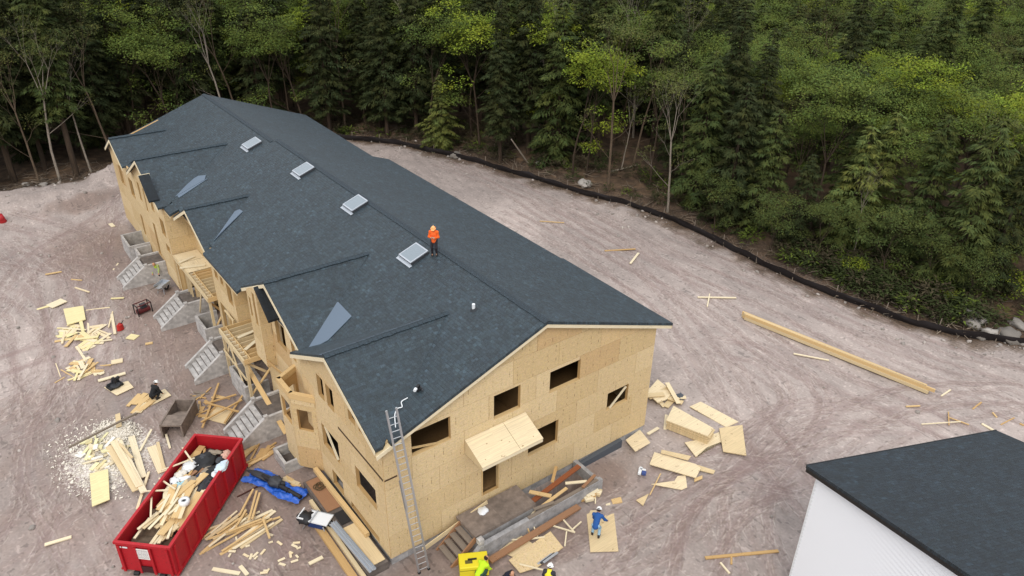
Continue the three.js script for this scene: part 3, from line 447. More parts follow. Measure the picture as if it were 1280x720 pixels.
// ---------------------------------------------------------------- the white house at the corner
{
  const P1 = V(11.87, 6, 9.96), P2 = V(19.62, 6, 13.13), d = V().subVectors(P2, P1), L = d.length(); const ang = Math.atan2(d.z, d.x);
  // local frame: x along the eave, z towards the ridge (the camera side), y up; the far eave is at z = 0
  const h = thing('white_house', 'white sided house with dark shingle roof at the corner of the site', 'house', [P1.x, 0, P1.z], -ang);
  const S = 0.31, W = 20, yE = 6.0, x1 = L - 0.02;
  const uvw = (p) => [p.x, p.z * 1.05];
  mesh('roof', [prism([V(0, yE, 0), V(0, yE + S * W / 2, W / 2), V(x1, yE + S * W / 2, W / 2), V(x1, yE, 0)], V(0, -0.12, 0), uvw), prism([V(0, yE + S * W / 2, W / 2), V(0, yE, W), V(x1, yE, W), V(x1, yE + S * W / 2, W / 2)], V(0, -0.12, 0), uvw)], std({ map: rep(shC, 8, 8), bumpMap: rep(shB, 8, 8), bumpScale: 0.008, color: 0xc4c6cc, roughness: 0.66 }), h);
  const fas = std({ color: 0x121316, roughness: 0.45 });
  mesh('rake_board', [prism([V(0.03, yE - 0.12, 0), V(0.03, yE - 0.12 + S * W / 2, W / 2), V(0.03, yE - 0.3 + S * W / 2, W / 2), V(0.03, yE - 0.3, 0)].reverse(), V(0.03, 0, 0)), prism([V(0.03, yE - 0.12 + S * W / 2, W / 2), V(0.03, yE - 0.12, W), V(0.03, yE - 0.3, W), V(0.03, yE - 0.3 + S * W / 2, W / 2)].reverse(), V(0.03, 0, 0))], fas, h);
  mesh('eave_board', bx(L - 0.1, 0.18, 0.03, L / 2, yE - 0.22, 0.03), fas, h);
  mesh('drip_edge', [bx(L, 0.02, 0.04, L / 2, yE + 0.0, -0.02)], fas, h);
  // lap siding: every board its own sloped course
  const vinyl = std({ color: 0xe9ecf1, roughness: 0.55 }), boards = [], sideB = [], x0 = 0.3, zA = 0.35, zB = W - 0.35;
  for (let y = GY; y < yE + S * W / 2 - 0.3; y += 0.18) {
    const f = (yy) => (yy - (yE - 0.16)) / S, a = Math.max(zA, f(y + 0.18)), b = Math.min(zB, W - f(y + 0.18)); if (b - a < 0.1) continue;
    boards.push(prism([V(x0 - 0.035, y, a), V(x0 - 0.035, y, b), V(x0, y + 0.166, b), V(x0, y + 0.166, a)], V(0.012, 0, 0)));
    if (y < yE - 0.3) sideB.push(prism([V(x0, y, zA - 0.018), V(x0, y + 0.12, zA), V(L - 0.3, y + 0.12, zA), V(L - 0.3, y, zA - 0.018)], V(0, 0, 0.012)));
  }
  const sd = new THREE.Group(); sd.name = 'siding'; h.add(sd);
  tag(mesh('lap_boards', boards, vinyl, sd), null, null, null, 'stuff'); tag(mesh('lap_boards', sideB, vinyl, sd), null, null, null, 'stuff');
  mesh('corner_trim', bx(0.1, yE - GY - 0.3, 0.1, x0 + 0.02, (yE + GY) / 2 - 0.15, zA + 0.02), white, h);
  mesh('wall_core', [bx(L - 0.7, yE - GY - 0.2, W - 0.8, L / 2, (yE + GY) / 2 - 0.1, W / 2), prism([V(x0 + 0.02, yE - 0.3, 0.4), V(x0 + 0.02, yE - 0.3, W - 0.4), V(x0 + 0.02, yE + S * W / 2 - 0.25, W / 2)], V(0.1, 0, 0))], std({ color: 0x8f959c }), h);
}

// ---------------------------------------------------------------- silt fence
{
  const f = thing('silt_fence', 'long black fabric silt fence curving along the forest edge', 'fence');
  const cv = new THREE.CatmullRomCurve3(EDGE.slice(6).map(([x, z]) => V(x, 0, z))), N = 260, pts = cv.getSpacedPoints(N), pos = [], idx = [], K = 4;
  for (let i = 0; i <= N; i++) { const p = pts[i], q = pts[Math.min(N, i + 1)], o = pts[Math.max(0, i - 1)], t = V().subVectors(q, o).normalize(), n = V(-t.z, 0, t.x), y = hgt(p.x, p.z, 0), top = 0.72 + 0.12 * (vn(i * 0.35, 3) - 0.5) - 0.1 * Math.abs(Math.sin(i * 0.39)); for (let k = 0; k <= K; k++) { const v = k / K, w = (vn(i * 0.6, k * 1.3) - 0.5) * 0.16 - 0.25 * (1 - v) * (1 - v); pos.push(p.x + n.x * w, y - 0.05 + top * v, p.z + n.z * w); } }
  for (let i = 0; i < N; i++) for (let k = 0; k < K; k++) { const a = i * (K + 1) + k, b = a + 1, c = a + K + 1, d = c + 1; idx.push(a, c, b, b, c, d); }
  const g = new THREE.BufferGeometry(); g.setAttribute('position', new THREE.Float32BufferAttribute(pos, 3)); g.setIndex(idx); g.computeVertexNormals();
  mesh('fabric', g, new THREE.MeshStandardMaterial({ color: 0x1c1719, roughness: 0.75, side: THREE.DoubleSide }), f);
  const pg = bx(0.05, 1.15, 0.05, 0, 0.5, 0);
  for (let i = 3; i < N; i += 8) { const p = pts[i], m = mesh('post', pg, woodGrey, f); m.position.set(p.x + 0.12, hgt(p.x, p.z, 0) - 0.1, p.z - 0.06); m.rotation.set((R() - 0.5) * 0.2, R(), (R() - 0.5) * 0.2); }
}

// ---------------------------------------------------------------- concrete stoops and window wells
function stoop(name, label, x, z, mat, group) {   // landing at the wall, flight down towards -x
  const t = thing(name, label, 'stoop', [x, GY - 0.04, z], 0, group), w = 1.75, H = 1.3;
  const side = (zz) => { const s = new THREE.Shape([new THREE.Vector2(-2.75, 0), new THREE.Vector2(0.55, 0), new THREE.Vector2(0.55, H + 0.12), new THREE.Vector2(-1.05, H + 0.12), new THREE.Vector2(-1.2, H + 0.06), new THREE.Vector2(-2.75, 0.26)]); const g = new THREE.ExtrudeGeometry(s, { depth: 0.14, bevelEnabled: true, bevelSize: 0.012, bevelThickness: 0.012, bevelSegments: 1 }); g.translate(0, 0, zz - 0.07); return g; };
  mesh('stringer_wall', side(w / 2), mat, t); mesh('stringer_wall', side(-w / 2), mat, t);
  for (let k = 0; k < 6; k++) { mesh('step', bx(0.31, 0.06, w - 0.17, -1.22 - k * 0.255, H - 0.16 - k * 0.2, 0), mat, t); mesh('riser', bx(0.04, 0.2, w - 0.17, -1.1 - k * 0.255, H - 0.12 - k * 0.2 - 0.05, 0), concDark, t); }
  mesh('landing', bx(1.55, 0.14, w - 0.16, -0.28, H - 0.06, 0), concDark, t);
  mesh('coping', [bx(0.2, 0.1, 0.2, -1.08, H + 0.17, w / 2), bx(0.2, 0.1, 0.2, -1.08, H + 0.17, -w / 2)], mat, t);
  mesh('front_panel', bx(0.06, H - 0.2, w - 0.2, 0.5, (H - 0.2) / 2, 0), mat, t);
  return t;
}
const S1 = stoop('concrete_stoop', 'concrete stoop with steps just beyond the top end of the red dumpster', 0, -11.4, concrete, 'concrete stoops along the front');
const st2 = copyOf(S1, [0.1, GY - 0.04, -18.25], 0, 'concrete stoop beside the nearer bare joist balcony deck');
const st3 = copyOf(S1, [0.1, GY - 0.04, -24.95], 0, 'concrete stoop under the farther balcony deck near the dark red box');
const st4 = copyOf(S1, [-0.55, GY - 0.04, -31.75], 0, 'concrete stoop farthest along the row beside the worker in lime');
function well(x, z, w, d, h, label) {
  const t = thing('window_well', label, 'window well', [x, GY - 0.05, z], 0, 'concrete window wells along the front');
  mesh('side_wall', bx(w, h, 0.13, 0, h / 2, d / 2), concrete, t); mesh('side_wall', bx(w, h, 0.13, 0, h / 2, -d / 2), concrete, t);
  mesh('front_wall', bx(0.14, h - 0.005, d - 0.13, -w / 2 + 0.07, h / 2 - 0.002, 0), concrete, t);
  mesh('bottom', bx(w - 0.14, 0.06, d - 0.13, 0.07, 0.06, 0), concDark, t); return t;
}
well(-0.85, -8.35, 1.1, 1.3, 0.65, 'square concrete window well at the foot of the bay wall');
well(-0.35, -15.0, 1.3, 2.3, 1.2, 'dark deep concrete window well below the nearer balcony deck');
well(-0.2, -21.9, 1.3, 1.9, 1.1, 'concrete window well below the farther balcony deck');
well(-1.05, -36.2, 1.5, 2.4, 1.25, 'largest pale concrete window well near the far end of the row');
well(-0.95, -34.0, 1.1, 1.5, 1.15, 'small concrete window well next to the far worker in lime');
// loose precast stair unit between the stoops
{
  const p = G(226, 530), q = G(222, 500), t = thing('precast_stair', 'brown precast stair unit standing loose behind the red dumpster', 'stair', [p.x, GY, p.z], 0.95), w = 1.2; t.scale.setScalar(0.84);
  for (const s of [-1, 1]) mesh('side_wall', bx(2.5, 0.95, 0.1, 0, 0.46, s * w / 2), concBrown, t);
  mesh('end_wall', bx(0.1, 0.95, w - 0.1, 1.2, 0.46, 0), concBrown, t); mesh('front_slab', bx(1.0, 0.1, w - 0.1, -0.75, 0.85, 0), concBrown, t);
  for (let k = 0; k < 6; k++) mesh('step', bx(0.16, 0.1, w - 0.3, -0.15 + k * 0.2, 0.7 - k * 0.1, 0), concBrown, t);
}
// ---- side door porch on the gable side
{
  const t = thing('side_porch', 'low concrete porch slab with wooden steps below the side door', 'porch', [0, 0, 0]);
  mesh('slab', prism([V(3.1, 0.62, 0.12), V(3.1, 0.62, 1.55), V(6.3, 0.62, 1.55), V(6.3, 0.62, 0.12)], V(0, -0.16, 0)), concBrown, t);
  mesh('base', bx(3.05, 1.1, 1.3, 4.75, -0.1, 0.82), concFound, t);
  for (let k = 0; k < 4; k++) mesh('tread', bx(0.26, 0.05, 1.05, 2.95 - k * 0.28, 0.36 - k * 0.19, 0.98), woodGrey, t);
  for (const z of [0.42, 1.54]) mesh('stringer', bar(V(3.15, 0.5, z), V(1.95, -0.42, z), 0.06, 0.24), woodBrown, t);
}
{
  const t = thing('areaway_wall', 'low concrete retaining wall around the basement pit beside the gable wall', 'wall');
  mesh('wall', prism([V(2.3, GY - 0.1, 1.9), V(3.3, 0.45, 1.9), V(3.3, GY - 0.1, 1.9)].reverse(), V(0, 0, -0.2)), concFound, t);
  mesh('wall', bx(6.65, 2.3, 0.22, 6.62, -0.85, 1.79), concFound, t); mesh('wall', bx(0.2, 2.0, 1.6, 9.86, -0.85, 0.85), concFound, t); mesh('wall', bx(0.16, 1.6, 1.5, 6.4, -1.0, 0.85), concFound, t);
  mesh('sill_board', bx(4.0, 0.05, 0.16, 7.7, 0.33, 1.79), woodGrey, t);
  mesh('curb_block', bx(0.24, 0.24, 0.24, 3.2, 0.55, 1.78), concrete, t);
}
single('window_well_liner', prism([V(9.9, -0.1, 0.05), V(9.9, -0.1, 0.25), V(12.8, 0.05, 0.25), V(12.8, 0.05, 0.05)], V(0, -0.5, 0)), std({ color: 0x4a5058, roughness: 0.7 }), 'dark grey concrete strip at the foot of the gable wall', 'kerb');

// ---------------------------------------------------------------- ladder
{
  const t = thing('extension_ladder', 'long aluminium extension ladder leaning on the near roof corner', 'ladder');
  const b = G(530, 714), d = V(0.36, 7.7, 0.29), ax = V().subVectors(d, b), L = ax.length(), side = V(0.42, 0, 0.05);
  const at = (k, s, o = 0) => b.clone().addScaledVector(ax, k).addScaledVector(side, s).add(V(0, 0, o));
  for (const s of [-0.5, 0.5]) { mesh('rail', bar(at(0, s), at(0.6, s), 0.035, 0.08), alu, t); mesh('rail', bar(at(0.42, s * 0.9, 0.06), at(1, s * 0.9, 0.06), 0.035, 0.08), alu, t); mesh('foot', bx(0.1, 0.06, 0.1, at(0, s).x, GY + 0.03, at(0, s).z), black, t); }
  for (let k = 0.02; k < 0.99; k += 0.305 / L) mesh('rung', rod(at(k, -0.48, k > 0.5 ? 0.06 : 0), at(k, 0.48, k > 0.5 ? 0.06 : 0), 0.017), alu, t);
}
// things on the roof
{
  const onR = (x, z, o = 0) => V(x, Math.max(frontY(x), 7.99 - 0.5 * Math.abs(z + 3.8)) + o, z);
  const v = thing('roof_vent', 'small white pipe vent on the roof slope near the gable', 'vent', onR(6.18, -2.95).toArray());
  mesh('pipe', new THREE.CylinderGeometry(0.07, 0.07, 0.3, 12).translate(0, 0.13, 0), white, v); mesh('collar', new THREE.CylinderGeometry(0.09, 0.17, 0.08, 14).rotateZ(Math.atan(SL)).translate(0, 0.04, 0), std({ color: 0x2e3338 }), v);
  const n = thing('nail_gun', 'black and white nail gun lying on the roof above the ladder', 'tool', onR(2.27, -1.12, 0.02).toArray(), 0.6);
  mesh('body', [bx(0.3, 0.14, 0.1, 0, 0.1, 0), bx(0.09, 0.24, 0.09, -0.1, 0.1, 0.12, 0.8)], black, n); mesh('magazine', bx(0.3, 0.06, 0.05, 0.05, 0.04, 0.16, 0, 0.7), darkGrey, n); mesh('cap', new THREE.CylinderGeometry(0.06, 0.07, 0.13, 10).rotateZ(1.57).translate(-0.2, 0.13, 0), white, n);
  const c = new THREE.CatmullRomCurve3([onR(0.75, -0.2, 0.04), onR(1.05, -0.75, 0.03), onR(1.26, -0.88, 0.03), onR(1.42, -0.86, 0.03), onR(1.5, -1.05, 0.03), onR(1.8, -1.08, 0.03)]);
  single('air_hose', new THREE.TubeGeometry(c, 30, 0.022, 6), white, 'white hose lying on the roof between ladder top and nail gun', 'hose');
}

// ---------------------------------------------------------------- dumpster
const DP = [-5.78, GY - 0.02, -7.6], DR = 46.2 * PI / 180;
const toDump = (x, y, z) => V(x, y, z).applyAxisAngle(V(0, 1, 0), DR).add(V(...DP));
{
  const t = thing('roll_off_dumpster', 'red roll off dumpster heaped with wood scraps and trash', 'dumpster', DP, DR);
  const red = std({ map: canvasTex(512, 256, (x, w, h) => { const r = mul(8); x.fillStyle = rgb(170, 17, 30); x.fillRect(0, 0, w, h); for (let i = 0; i < 500; i++) { const k = 0.8 + 0.35 * r(); x.fillStyle = rgb(170 * k, 19 * k, 31 * k, 0.25); x.fillRect(r() * w, r() * h, 3 + r() * 30, 2 + r() * 10); } for (let i = 0; i < 150; i++) { x.fillStyle = r() < 0.4 ? rgb(190, 120, 108, 0.35) : rgb(86, 38, 28, 0.55); x.fillRect(r() * w, r() * h, 2 + r() * 12, 1 + r() * 3); } }), roughness: 0.62 }); red.map.repeat.set(0.4, 0.6);
  const L = 6.5, W = 2.25, H = 1.72, th = 0.05;
  mesh('floor', bx(L - 0.1, 0.08, W - 0.1, 0, 0.2, 0), red, t);
  for (const s of [-1, 1]) {
    mesh('side_wall', bx(L, H - 0.2, th, 0, (H + 0.2) / 2, s * W / 2), red, t);
    for (let k = 0; k < 8; k++) mesh('rib', bx(0.11, H - 0.3, 0.09, -L / 2 + 0.25 + k * (L - 0.5) / 7, (H + 0.1) / 2, s * (W / 2 + 0.065)), red, t);
    mesh('top_rail', bx(L + 0.1, 0.12, 0.13, 0, H, s * W / 2), red, t); mesh('skid_rail', bx(L - 0.1, 0.16, 0.12, 0, 0.13, s * 0.5), red, t); mesh('bottom_rail', bx(L, 0.1, 0.12, 0, 0.22, s * (W / 2 + 0.03)), red, t);
  }
  for (const s of [-1, 1]) { mesh('end_wall', bx(th, H - 0.22, W - 0.07, s * (L / 2 - 0.03), (H + 0.2) / 2, 0), red, t); mesh('top_rail', bx(0.13, 0.115, W - 0.13, s * L / 2, H + 0.002, 0), red, t); }
  for (const z of [-1.0, -0.3, 0.3, 1.0]) mesh('rib', bx(0.08, H - 0.3, 0.1, -L / 2 - 0.05, (H + 0.1) / 2, z), red, t);
  mesh('hook_plate', bx(0.05, 0.3, 0.5, -L / 2 - 0.05, 0.42, 0), std({ color: 0x3c1216, roughness: 0.6 }), t);
  for (const z of [-0.55, 0.55]) mesh('roller', new THREE.CylinderGeometry(0.11, 0.11, 0.22, 14).rotateX(PI / 2).translate(-L / 2 - 0.02, 0.1, z), black, t);
  // printed sticker: rows of small print, too fine to read in the photograph
  const stick = canvasTex(128, 128, (x, w, h) => { x.fillStyle = '#e4e2de'; x.fillRect(0, 0, w, h); const r = mul(3); x.fillStyle = '#63646a'; for (let j = 0; j < 9; j++) { let u = 14; while (u < 108) { const q = 4 + r() * 13; x.fillRect(u, 14 + j * 12, Math.min(q, 112 - u), j % 4 === 0 ? 6 : 4); u += q + 3; } } });
  mesh('sticker', bx(0.012, 0.55, 0.62, 0, 0, 0), std({ map: stick, roughness: 0.5 }), t).position.set(-L / 2 - 0.075, 1.3, -0.02);
  { const m = t.children[t.children.length - 1], uv = m.geometry.attributes.uv; for (let i = 0; i < uv.count; i++) { const p = m.geometry.attributes.position; uv.setXY(i, p.getZ(i) / 0.62 + 0.5, p.getY(i) / 0.55 + 0.5); } }
  mesh('stencil', [bx(0.01, 0.07, 0.12, -L / 2 - 0.03, 1.52, -0.95), bx(0.01, 0.07, 0.2, -L / 2 - 0.03, 1.52, -0.74)], white, t);
}
// ---------------------------------------------------------------- loose lumber, sheets and site things
const lumberGeos = {};
function stickGeo(L, w, h) { const k = [L, w, h].join(); return lumberGeos[k] || (lumberGeos[k] = bx(L, h, w, 0, 0, 0)); }
// a stick lying between two surveyed ground points
function stick(name, a, b, w, h, mat, label, cat, group, y = 0) {
  const A = G(...a), B = G(...b), L = Math.max(0.15, Math.round(A.distanceTo(B) * 5) / 5), m = single(name, stickGeo(L, w, h), mat, label, cat, group);
  m.position.set((A.x + B.x) / 2, GY + h / 2 + y + 0.02, (A.z + B.z) / 2); m.rotation.y = Math.atan2(-(B.z - A.z), B.x - A.x); m.rotation.z = (R() - 0.5) * 0.03; return m;
}
// a sheet lying flat, from its surveyed corners
function flat(name, pts, th, mat, label, cat, group, y = 0.02, tilt = 0) {
  const P = pts.map((p) => G(p[0], p[1], GY + y + th)), c = P.reduce((s, p) => s.add(p), V()).multiplyScalar(1 / P.length), q = P.map((p) => V(p.x - c.x, (tilt ? (p.x - c.x) * tilt : 0), p.z - c.z));
  let ar = 0; for (let i = 0; i < q.length; i++) { const a = q[i], b = q[(i + 1) % q.length]; ar += a.x * b.z - b.x * a.z; } if (ar > 0) q.reverse();
  const m = single(name, prism(q, V(0, -th, 0), (p) => [p.x, p.z]), mat, label, cat, group); m.position.copy(c); return m;
}
// scatter of offcuts round a surveyed point
function scatter(n, cx, cy, sx, sy, opt) {
  const protos = opt.sizes.map(([L, w, h]) => stickGeo(L, w, h));
  for (let i = 0; i < n; i++) {
    const a = R() * 6.28, q = Math.sqrt(R()), p = G(cx + Math.cos(a) * q * sx, cy + Math.sin(a) * q * sy), k = (R() * protos.length) | 0, [L, , h] = opt.sizes[k];
    const m = single(opt.name, protos[k], opt.mats[(R() * opt.mats.length) | 0], opt.label, opt.cat, opt.group);
    m.position.set(p.x, Math.max(hgt(p.x, p.z, -1), GY - 0.03) + h / 2 + 0.015 + (1 - q) * (opt.pile || 0) * R(), p.z); m.rotation.set((R() - 0.5) * (opt.rock || 0.06), opt.dir !== undefined ? opt.dir + (R() - 0.5) * (opt.spread || 0.6) : R() * 6.28, (R() - 0.5) * (opt.rock || 0.06), 'YXZ');
  }
}
// long beam bundle on the right
{
  const t = thing('lumber_bundle', 'long straight bundle of yellow lumber lying on bare ground', 'lumber'), A = G(926, 397), B = G(1160, 492), C = G(1172, 496), d = V().subVectors(B, A).normalize(), n = V(-d.z, 0, d.x);
  for (let k = 0; k < 3; k++) for (let j = 0; j < 2; j++) mesh('beam', bar(A.clone().addScaledVector(n, (k - 1) * 0.1).addScaledVector(d, k * 0.15).setY(GY + 0.14 + j * 0.205), (k === 2 && j ? C : B).clone().addScaledVector(n, (k - 1) * 0.1).addScaledVector(d, -j * 0.2).setY(GY + 0.14 + j * 0.205), 0.092, 0.2), wood[(k + j) % 2], t);
}
const SITE = 'offcuts lying on the open ground right of the house';
for (const [a, b, w] of [[[756, 314], [794, 312], 0.14], [[788, 330], [798, 317], 0.16], [[872, 372], [920, 373], 0.14], [[884, 384], [887, 368], 0.08], [[992, 443], [1036, 451], 0.1], [[1152, 531], [1200, 528], 0.05], [[1185, 516], [1186, 532], 0.05], [[1184, 522], [1212, 532], 0.05], [[1228, 531], [1240, 538], 0.14], [[1250, 532], [1268, 523], 0.06], [[1176, 496], [1188, 488], 0.08], [[1216, 512], [1226, 504], 0.08], [[1132, 509], [1150, 508], 0.08], [[882, 698], [972, 690], 0.14], [[900, 704], [912, 718], 0.08], [[914, 706], [914, 697], 0.08], [[1274, 530], [1280, 533], 0.1], [[674, 277], [706, 279], 0.08], [[1240, 516], [1246, 523], 0.08]]) stick('offcut', a, b, w, 0.05, wood[(R() * 4) | 0], 'pale wood offcut lying alone on the open ground right of the house', 'offcut', SITE);
// stacks by the far gable corner
{
  const t = thing('sheathing_stack', 'tall stack of pale sheathing boards, tallest by the gable corner', 'board stack', [0, 0, 0]), P = [[834, 525], [886, 545], [893, 535], [843, 507]].map(([x, y]) => G(x, y, GY + 0.62));
  for (let k = 0; k < 12; k++) { const j = V((R() - 0.5) * 0.08, -k * 0.05, (R() - 0.5) * 0.08); mesh('board', prism(P.map((p) => p.clone().add(j)), V(0, -0.046, 0), (p) => [p.x, p.z]), plyPale[k ? 1 : 0], t); }
}
const SHT = 'loose boards dropped right of the gable corner';
flat('sheathing_board', [[862, 508], [876, 502], [923, 527], [908, 534]], 0.04, plyPale[0], 'pale board lying behind the tall board stack', 'board', SHT);
flat('sheathing_board', [[899, 535], [928, 531], [933, 569], [904, 564]], 0.05, plyPale[1], 'square upright cut board right of the tall board stack', 'board', SHT, 0.14);
flat('sheathing_board', [[856, 553], [875, 549], [899, 540], [902, 552], [884, 559], [870, 571]], 0.04, plyPale[0], 'notched board in front of the tall board stack', 'board', SHT, 0.06);
flat('sheathing_board', [[818, 565], [870, 580], [876, 585], [870, 597], [812, 580]], 0.05, plyPale[0], 'long pale board lying in front of the notched board', 'board', SHT, 0.1);
flat('sheathing_board', [[827, 562], [864, 570], [860, 575], [826, 566]], 0.04, plyPale[1], 'narrow board half under the long pale board', 'board', SHT, 0.2);
flat('sheathing_board', [[814, 605], [843, 601], [847, 595], [857, 594], [859, 609], [852, 612]], 0.03, plyPale[0], 'L shaped board scrap nearest the camera by the gable corner', 'board', SHT);
flat('sheathing_board', [[795, 625], [811, 617], [804, 632]], 0.03, plyPale[1], 'small triangular board scrap on the ground', 'board', SHT);
flat('sheathing_board', [[872, 581], [894, 588], [892, 592], [872, 587]], 0.04, plyPale[1], 'short narrow board at the end of the long pale board', 'board', SHT);
flat('sheathing_board', [[868, 598], [878, 594], [878, 598], [868, 602]], 0.04, wood[1], 'tiny wood block below the long pale board', 'board', SHT);
stick('offcut', [812, 620], [826, 592], 0.05, 0.04, wood[1], 'thin stick beside the triangular board scrap', 'offcut', SHT); stick('offcut', [831, 538], [833, 519], 0.16, 0.05, wood[3], 'short upright board at the near end of the tall board stack', 'offcut', SHT); stick('offcut', [836, 535], [870, 552], 0.04, 0.04, wood[2], 'thin stick along the foot of the tall board stack', 'offcut', SHT);
// board leaning at the gable corner
{ const m = flat('sheathing_board', [[782, 551], [800, 535], [813, 552], [794, 566]], 0.04, plyPale[0], 'square board leaning at the foot of the gable wall', 'board', SHT, 0.22, -0.12); }
stick('offcut', [810, 545], [822, 538], 0.16, 0.05, wood[3], 'short plank sticking out behind the leaning square board', 'offcut', SHT, 0.1);
flat('sheathing_board', [[808, 490], [822, 474], [842, 490], [833, 499], [822, 503]], 0.05, plyPale[0], 'board behind the far gable corner', 'board', SHT, 0.25);
{ const p = G(826, 500); const t = thing('scrap_pile', 'small pile of pale board scraps behind the far gable corner', 'scrap pile', [p.x, GY, p.z], 0.5); for (let k = 0; k < 9; k++) { const m = mesh('scrap', stickGeo(0.8 + (k % 3) * 0.4, 0.25 + 0.1 * (k % 2), 0.04), plyPale[k % 2], t); m.position.set(rr(-0.6, 0.6), 0.05 + k * 0.045, rr(-0.8, 0.8)); m.rotation.set(rr(-0.1, 0.1), rr(0, 3), rr(-0.1, 0.1)); } const b = mesh('bag', lump(0.3, 0.18, 0.25, 5), std({ color: 0x4a5058 }), t); b.position.set(0.5, 0.15, 0.9); }
function lump(a, b, c, seed, n = 3, f = 2.2) { const g = mergeVertices(new THREE.IcosahedronGeometry(1, n).deleteAttribute('normal').deleteAttribute('uv')), p = g.attributes.position; for (let i = 0; i < p.count; i++) { const x = p.getX(i), y = p.getY(i), z = p.getZ(i), k = 0.45 + 1.1 * fbm(x * f + seed * 7.3 + 20, y * f + z * f * 1.3 + 20, 3); p.setXYZ(i, x * a * k, y * b * k, z * c * k); } g.computeVertexNormals(); return g; }
{ const p = G(800, 590), t = thing('dropped_tool', 'white and blue hand tool lying on the ground near the gable corner', 'tool', [p.x, GY, p.z], 0.6); mesh('handle', bx(0.5, 0.1, 0.14, 0, 0.07, 0), white, t); mesh('grip', bx(0.2, 0.12, 0.2, -0.1, 0.08, 0.2), std({ color: 0x3b4f88 }), t); mesh('guard', bx(0.12, 0.1, 0.34, 0.1, 0.07, 0.08), white, t); }

// work sheet under the man in blue
flat('plywood_sheet', [[733, 638], [767, 637], [773, 689], [738, 690]], 0.02, plyPale[1], 'sheet of plywood under the worker in blue', 'plywood sheet');
flat('plywood_sheet', [[636, 700], [688, 664], [704, 684], [672, 709], [650, 716]], 0.025, osb[1], 'wide scorched sheathing sheet below the porch with metal flashing on it', 'plywood sheet', null, 0.06);
flat('plywood_sheet', [[624, 688], [650, 668], [672, 684], [650, 700]], 0.025, plyPale[1], 'sheet mostly hidden under the long brown board', 'plywood sheet');
stick('brown_board', [611, 706], [724, 636], 0.3, 0.09, woodBrown, 'long brown board lying across the sheets below the porch', 'board', null, 0.12);
stick('lumber_post', [598, 688], [662, 656], 0.14, 0.14, wood[0], 'yellow squared post lying along the porch footing', 'lumber');
stick('lumber_post', [675, 650], [697, 640], 0.16, 0.1, wood[3], 'short pale post lying beside the retaining wall', 'lumber');
{ const m = stick('pit_plank', [655, 628], [725, 596], 0.24, 0.06, std({ map: woodT, color: 0xa86a4c }), 'reddish plank bridging the basement pit', 'plank'); m.position.set(7.9, 0.42, 0.95); m.rotation.set(0.05, 0.12, 0.05); }
for (const [x, z, ry, L, mm] of [[7.3, 1.6, 0.12, [655, 640, 690, 622], wood[1]], [8.7, 1.45, -0.5, [690, 610, 712, 604], wood[3]], [9.2, 1.75, 0.25, [700, 610, 722, 600], woodBrown], [6.6, 1.72, -0.2, [652, 642, 676, 636], woodGrey], [8.2, 0.5, 0.7, [690, 610, 714, 600], wood[2]]]) { const m = stick('pit_board', [L[0], L[1]], [L[2], L[3]], 0.14, 0.05, mm, 'loose board lying over the basement pit by the gable wall', 'board', 'loose boards over the basement pit'); m.position.set(x, 0.47 + 0.03 * ry, z); m.rotation.set(0.03, ry, 0.02); }
{ const m = stick('pit_plank', [664, 626], [684, 640], 0.2, 0.05, wood[1], 'yellow plank laid from wall to porch over the pit', 'plank'); m.position.set(6.9, 0.5, 1.1); m.rotation.set(0, -0.9, 0); }
const STK = 'thin sticks scattered below the porch';
for (const [a, b] of [[[628, 676], [650, 678]], [[665, 655], [672, 674]], [[700, 648], [718, 668]], [[692, 660], [718, 668]], [[716, 664], [726, 655]], [[706, 684], [708, 668]], [[664, 676], [680, 674]], [[650, 708], [678, 715]], [[744, 632], [744, 620]]]) stick('stick', a, b, 0.06, 0.05, wood[3], 'thin pale stick on the ground below the porch', 'stick', STK, 0.08);
scatter(10, 737, 620, 12, 9, { name: 'wood_block', sizes: [[0.4, 0.25, 0.12], [0.7, 0.2, 0.09], [0.5, 0.14, 0.09]], mats: wood, label: 'wood block in the heap at the end of the retaining wall', cat: 'wood block', group: 'wood blocks at the end of the retaining wall', pile: 0.3 });
flat('wood_block', [[764, 624], [776, 621], [778, 627], [766, 630]], 0.08, wood[1], 'single wood block lying above the plywood sheet', 'wood block'); flat('wood_block', [[757, 630], [763, 628], [763, 631], [758, 632]], 0.06, wood[3], 'tiny pale block next to the single wood block', 'wood block');
{ const A = G(672, 707), B = G(690, 694), t = thing('metal_flashing', 'grey metal flashing pieces on the scorched sheet', 'flashing', [0, 0, 0]); for (let k = 0; k < 3; k++) mesh('strip', bar(A.clone().add(V(k * 0.11, 0.08 + k * 0.02, k * 0.05)), B.clone().add(V(k * 0.11, 0.08 + k * 0.02, k * 0.05)), 0.1, 0.03), k === 1 ? darkGrey : galv, t); }
{ const p = G(662, 657), t = thing('sawhorse', 'small sawhorse of thin sticks beside the retaining wall', 'sawhorse', [p.x, GY, p.z], 0.4); mesh('beam', bx(0.9, 0.08, 0.06, 0, 0.5, 0), wood[3], t); for (const a of [-1, 1]) for (const b of [-1, 1]) mesh('leg', bar(V(a * 0.38, 0.5, 0), V(a * 0.42, 0, b * 0.25), 0.05), wood[1], t); }
{ const t = thing('paper_bag', 'crumpled white bag lying on the porch slab', 'bag', [4.2, 0.63, 0.55], 0.4); mesh('body', lump(0.24, 0.09, 0.18, 4), white, t); }
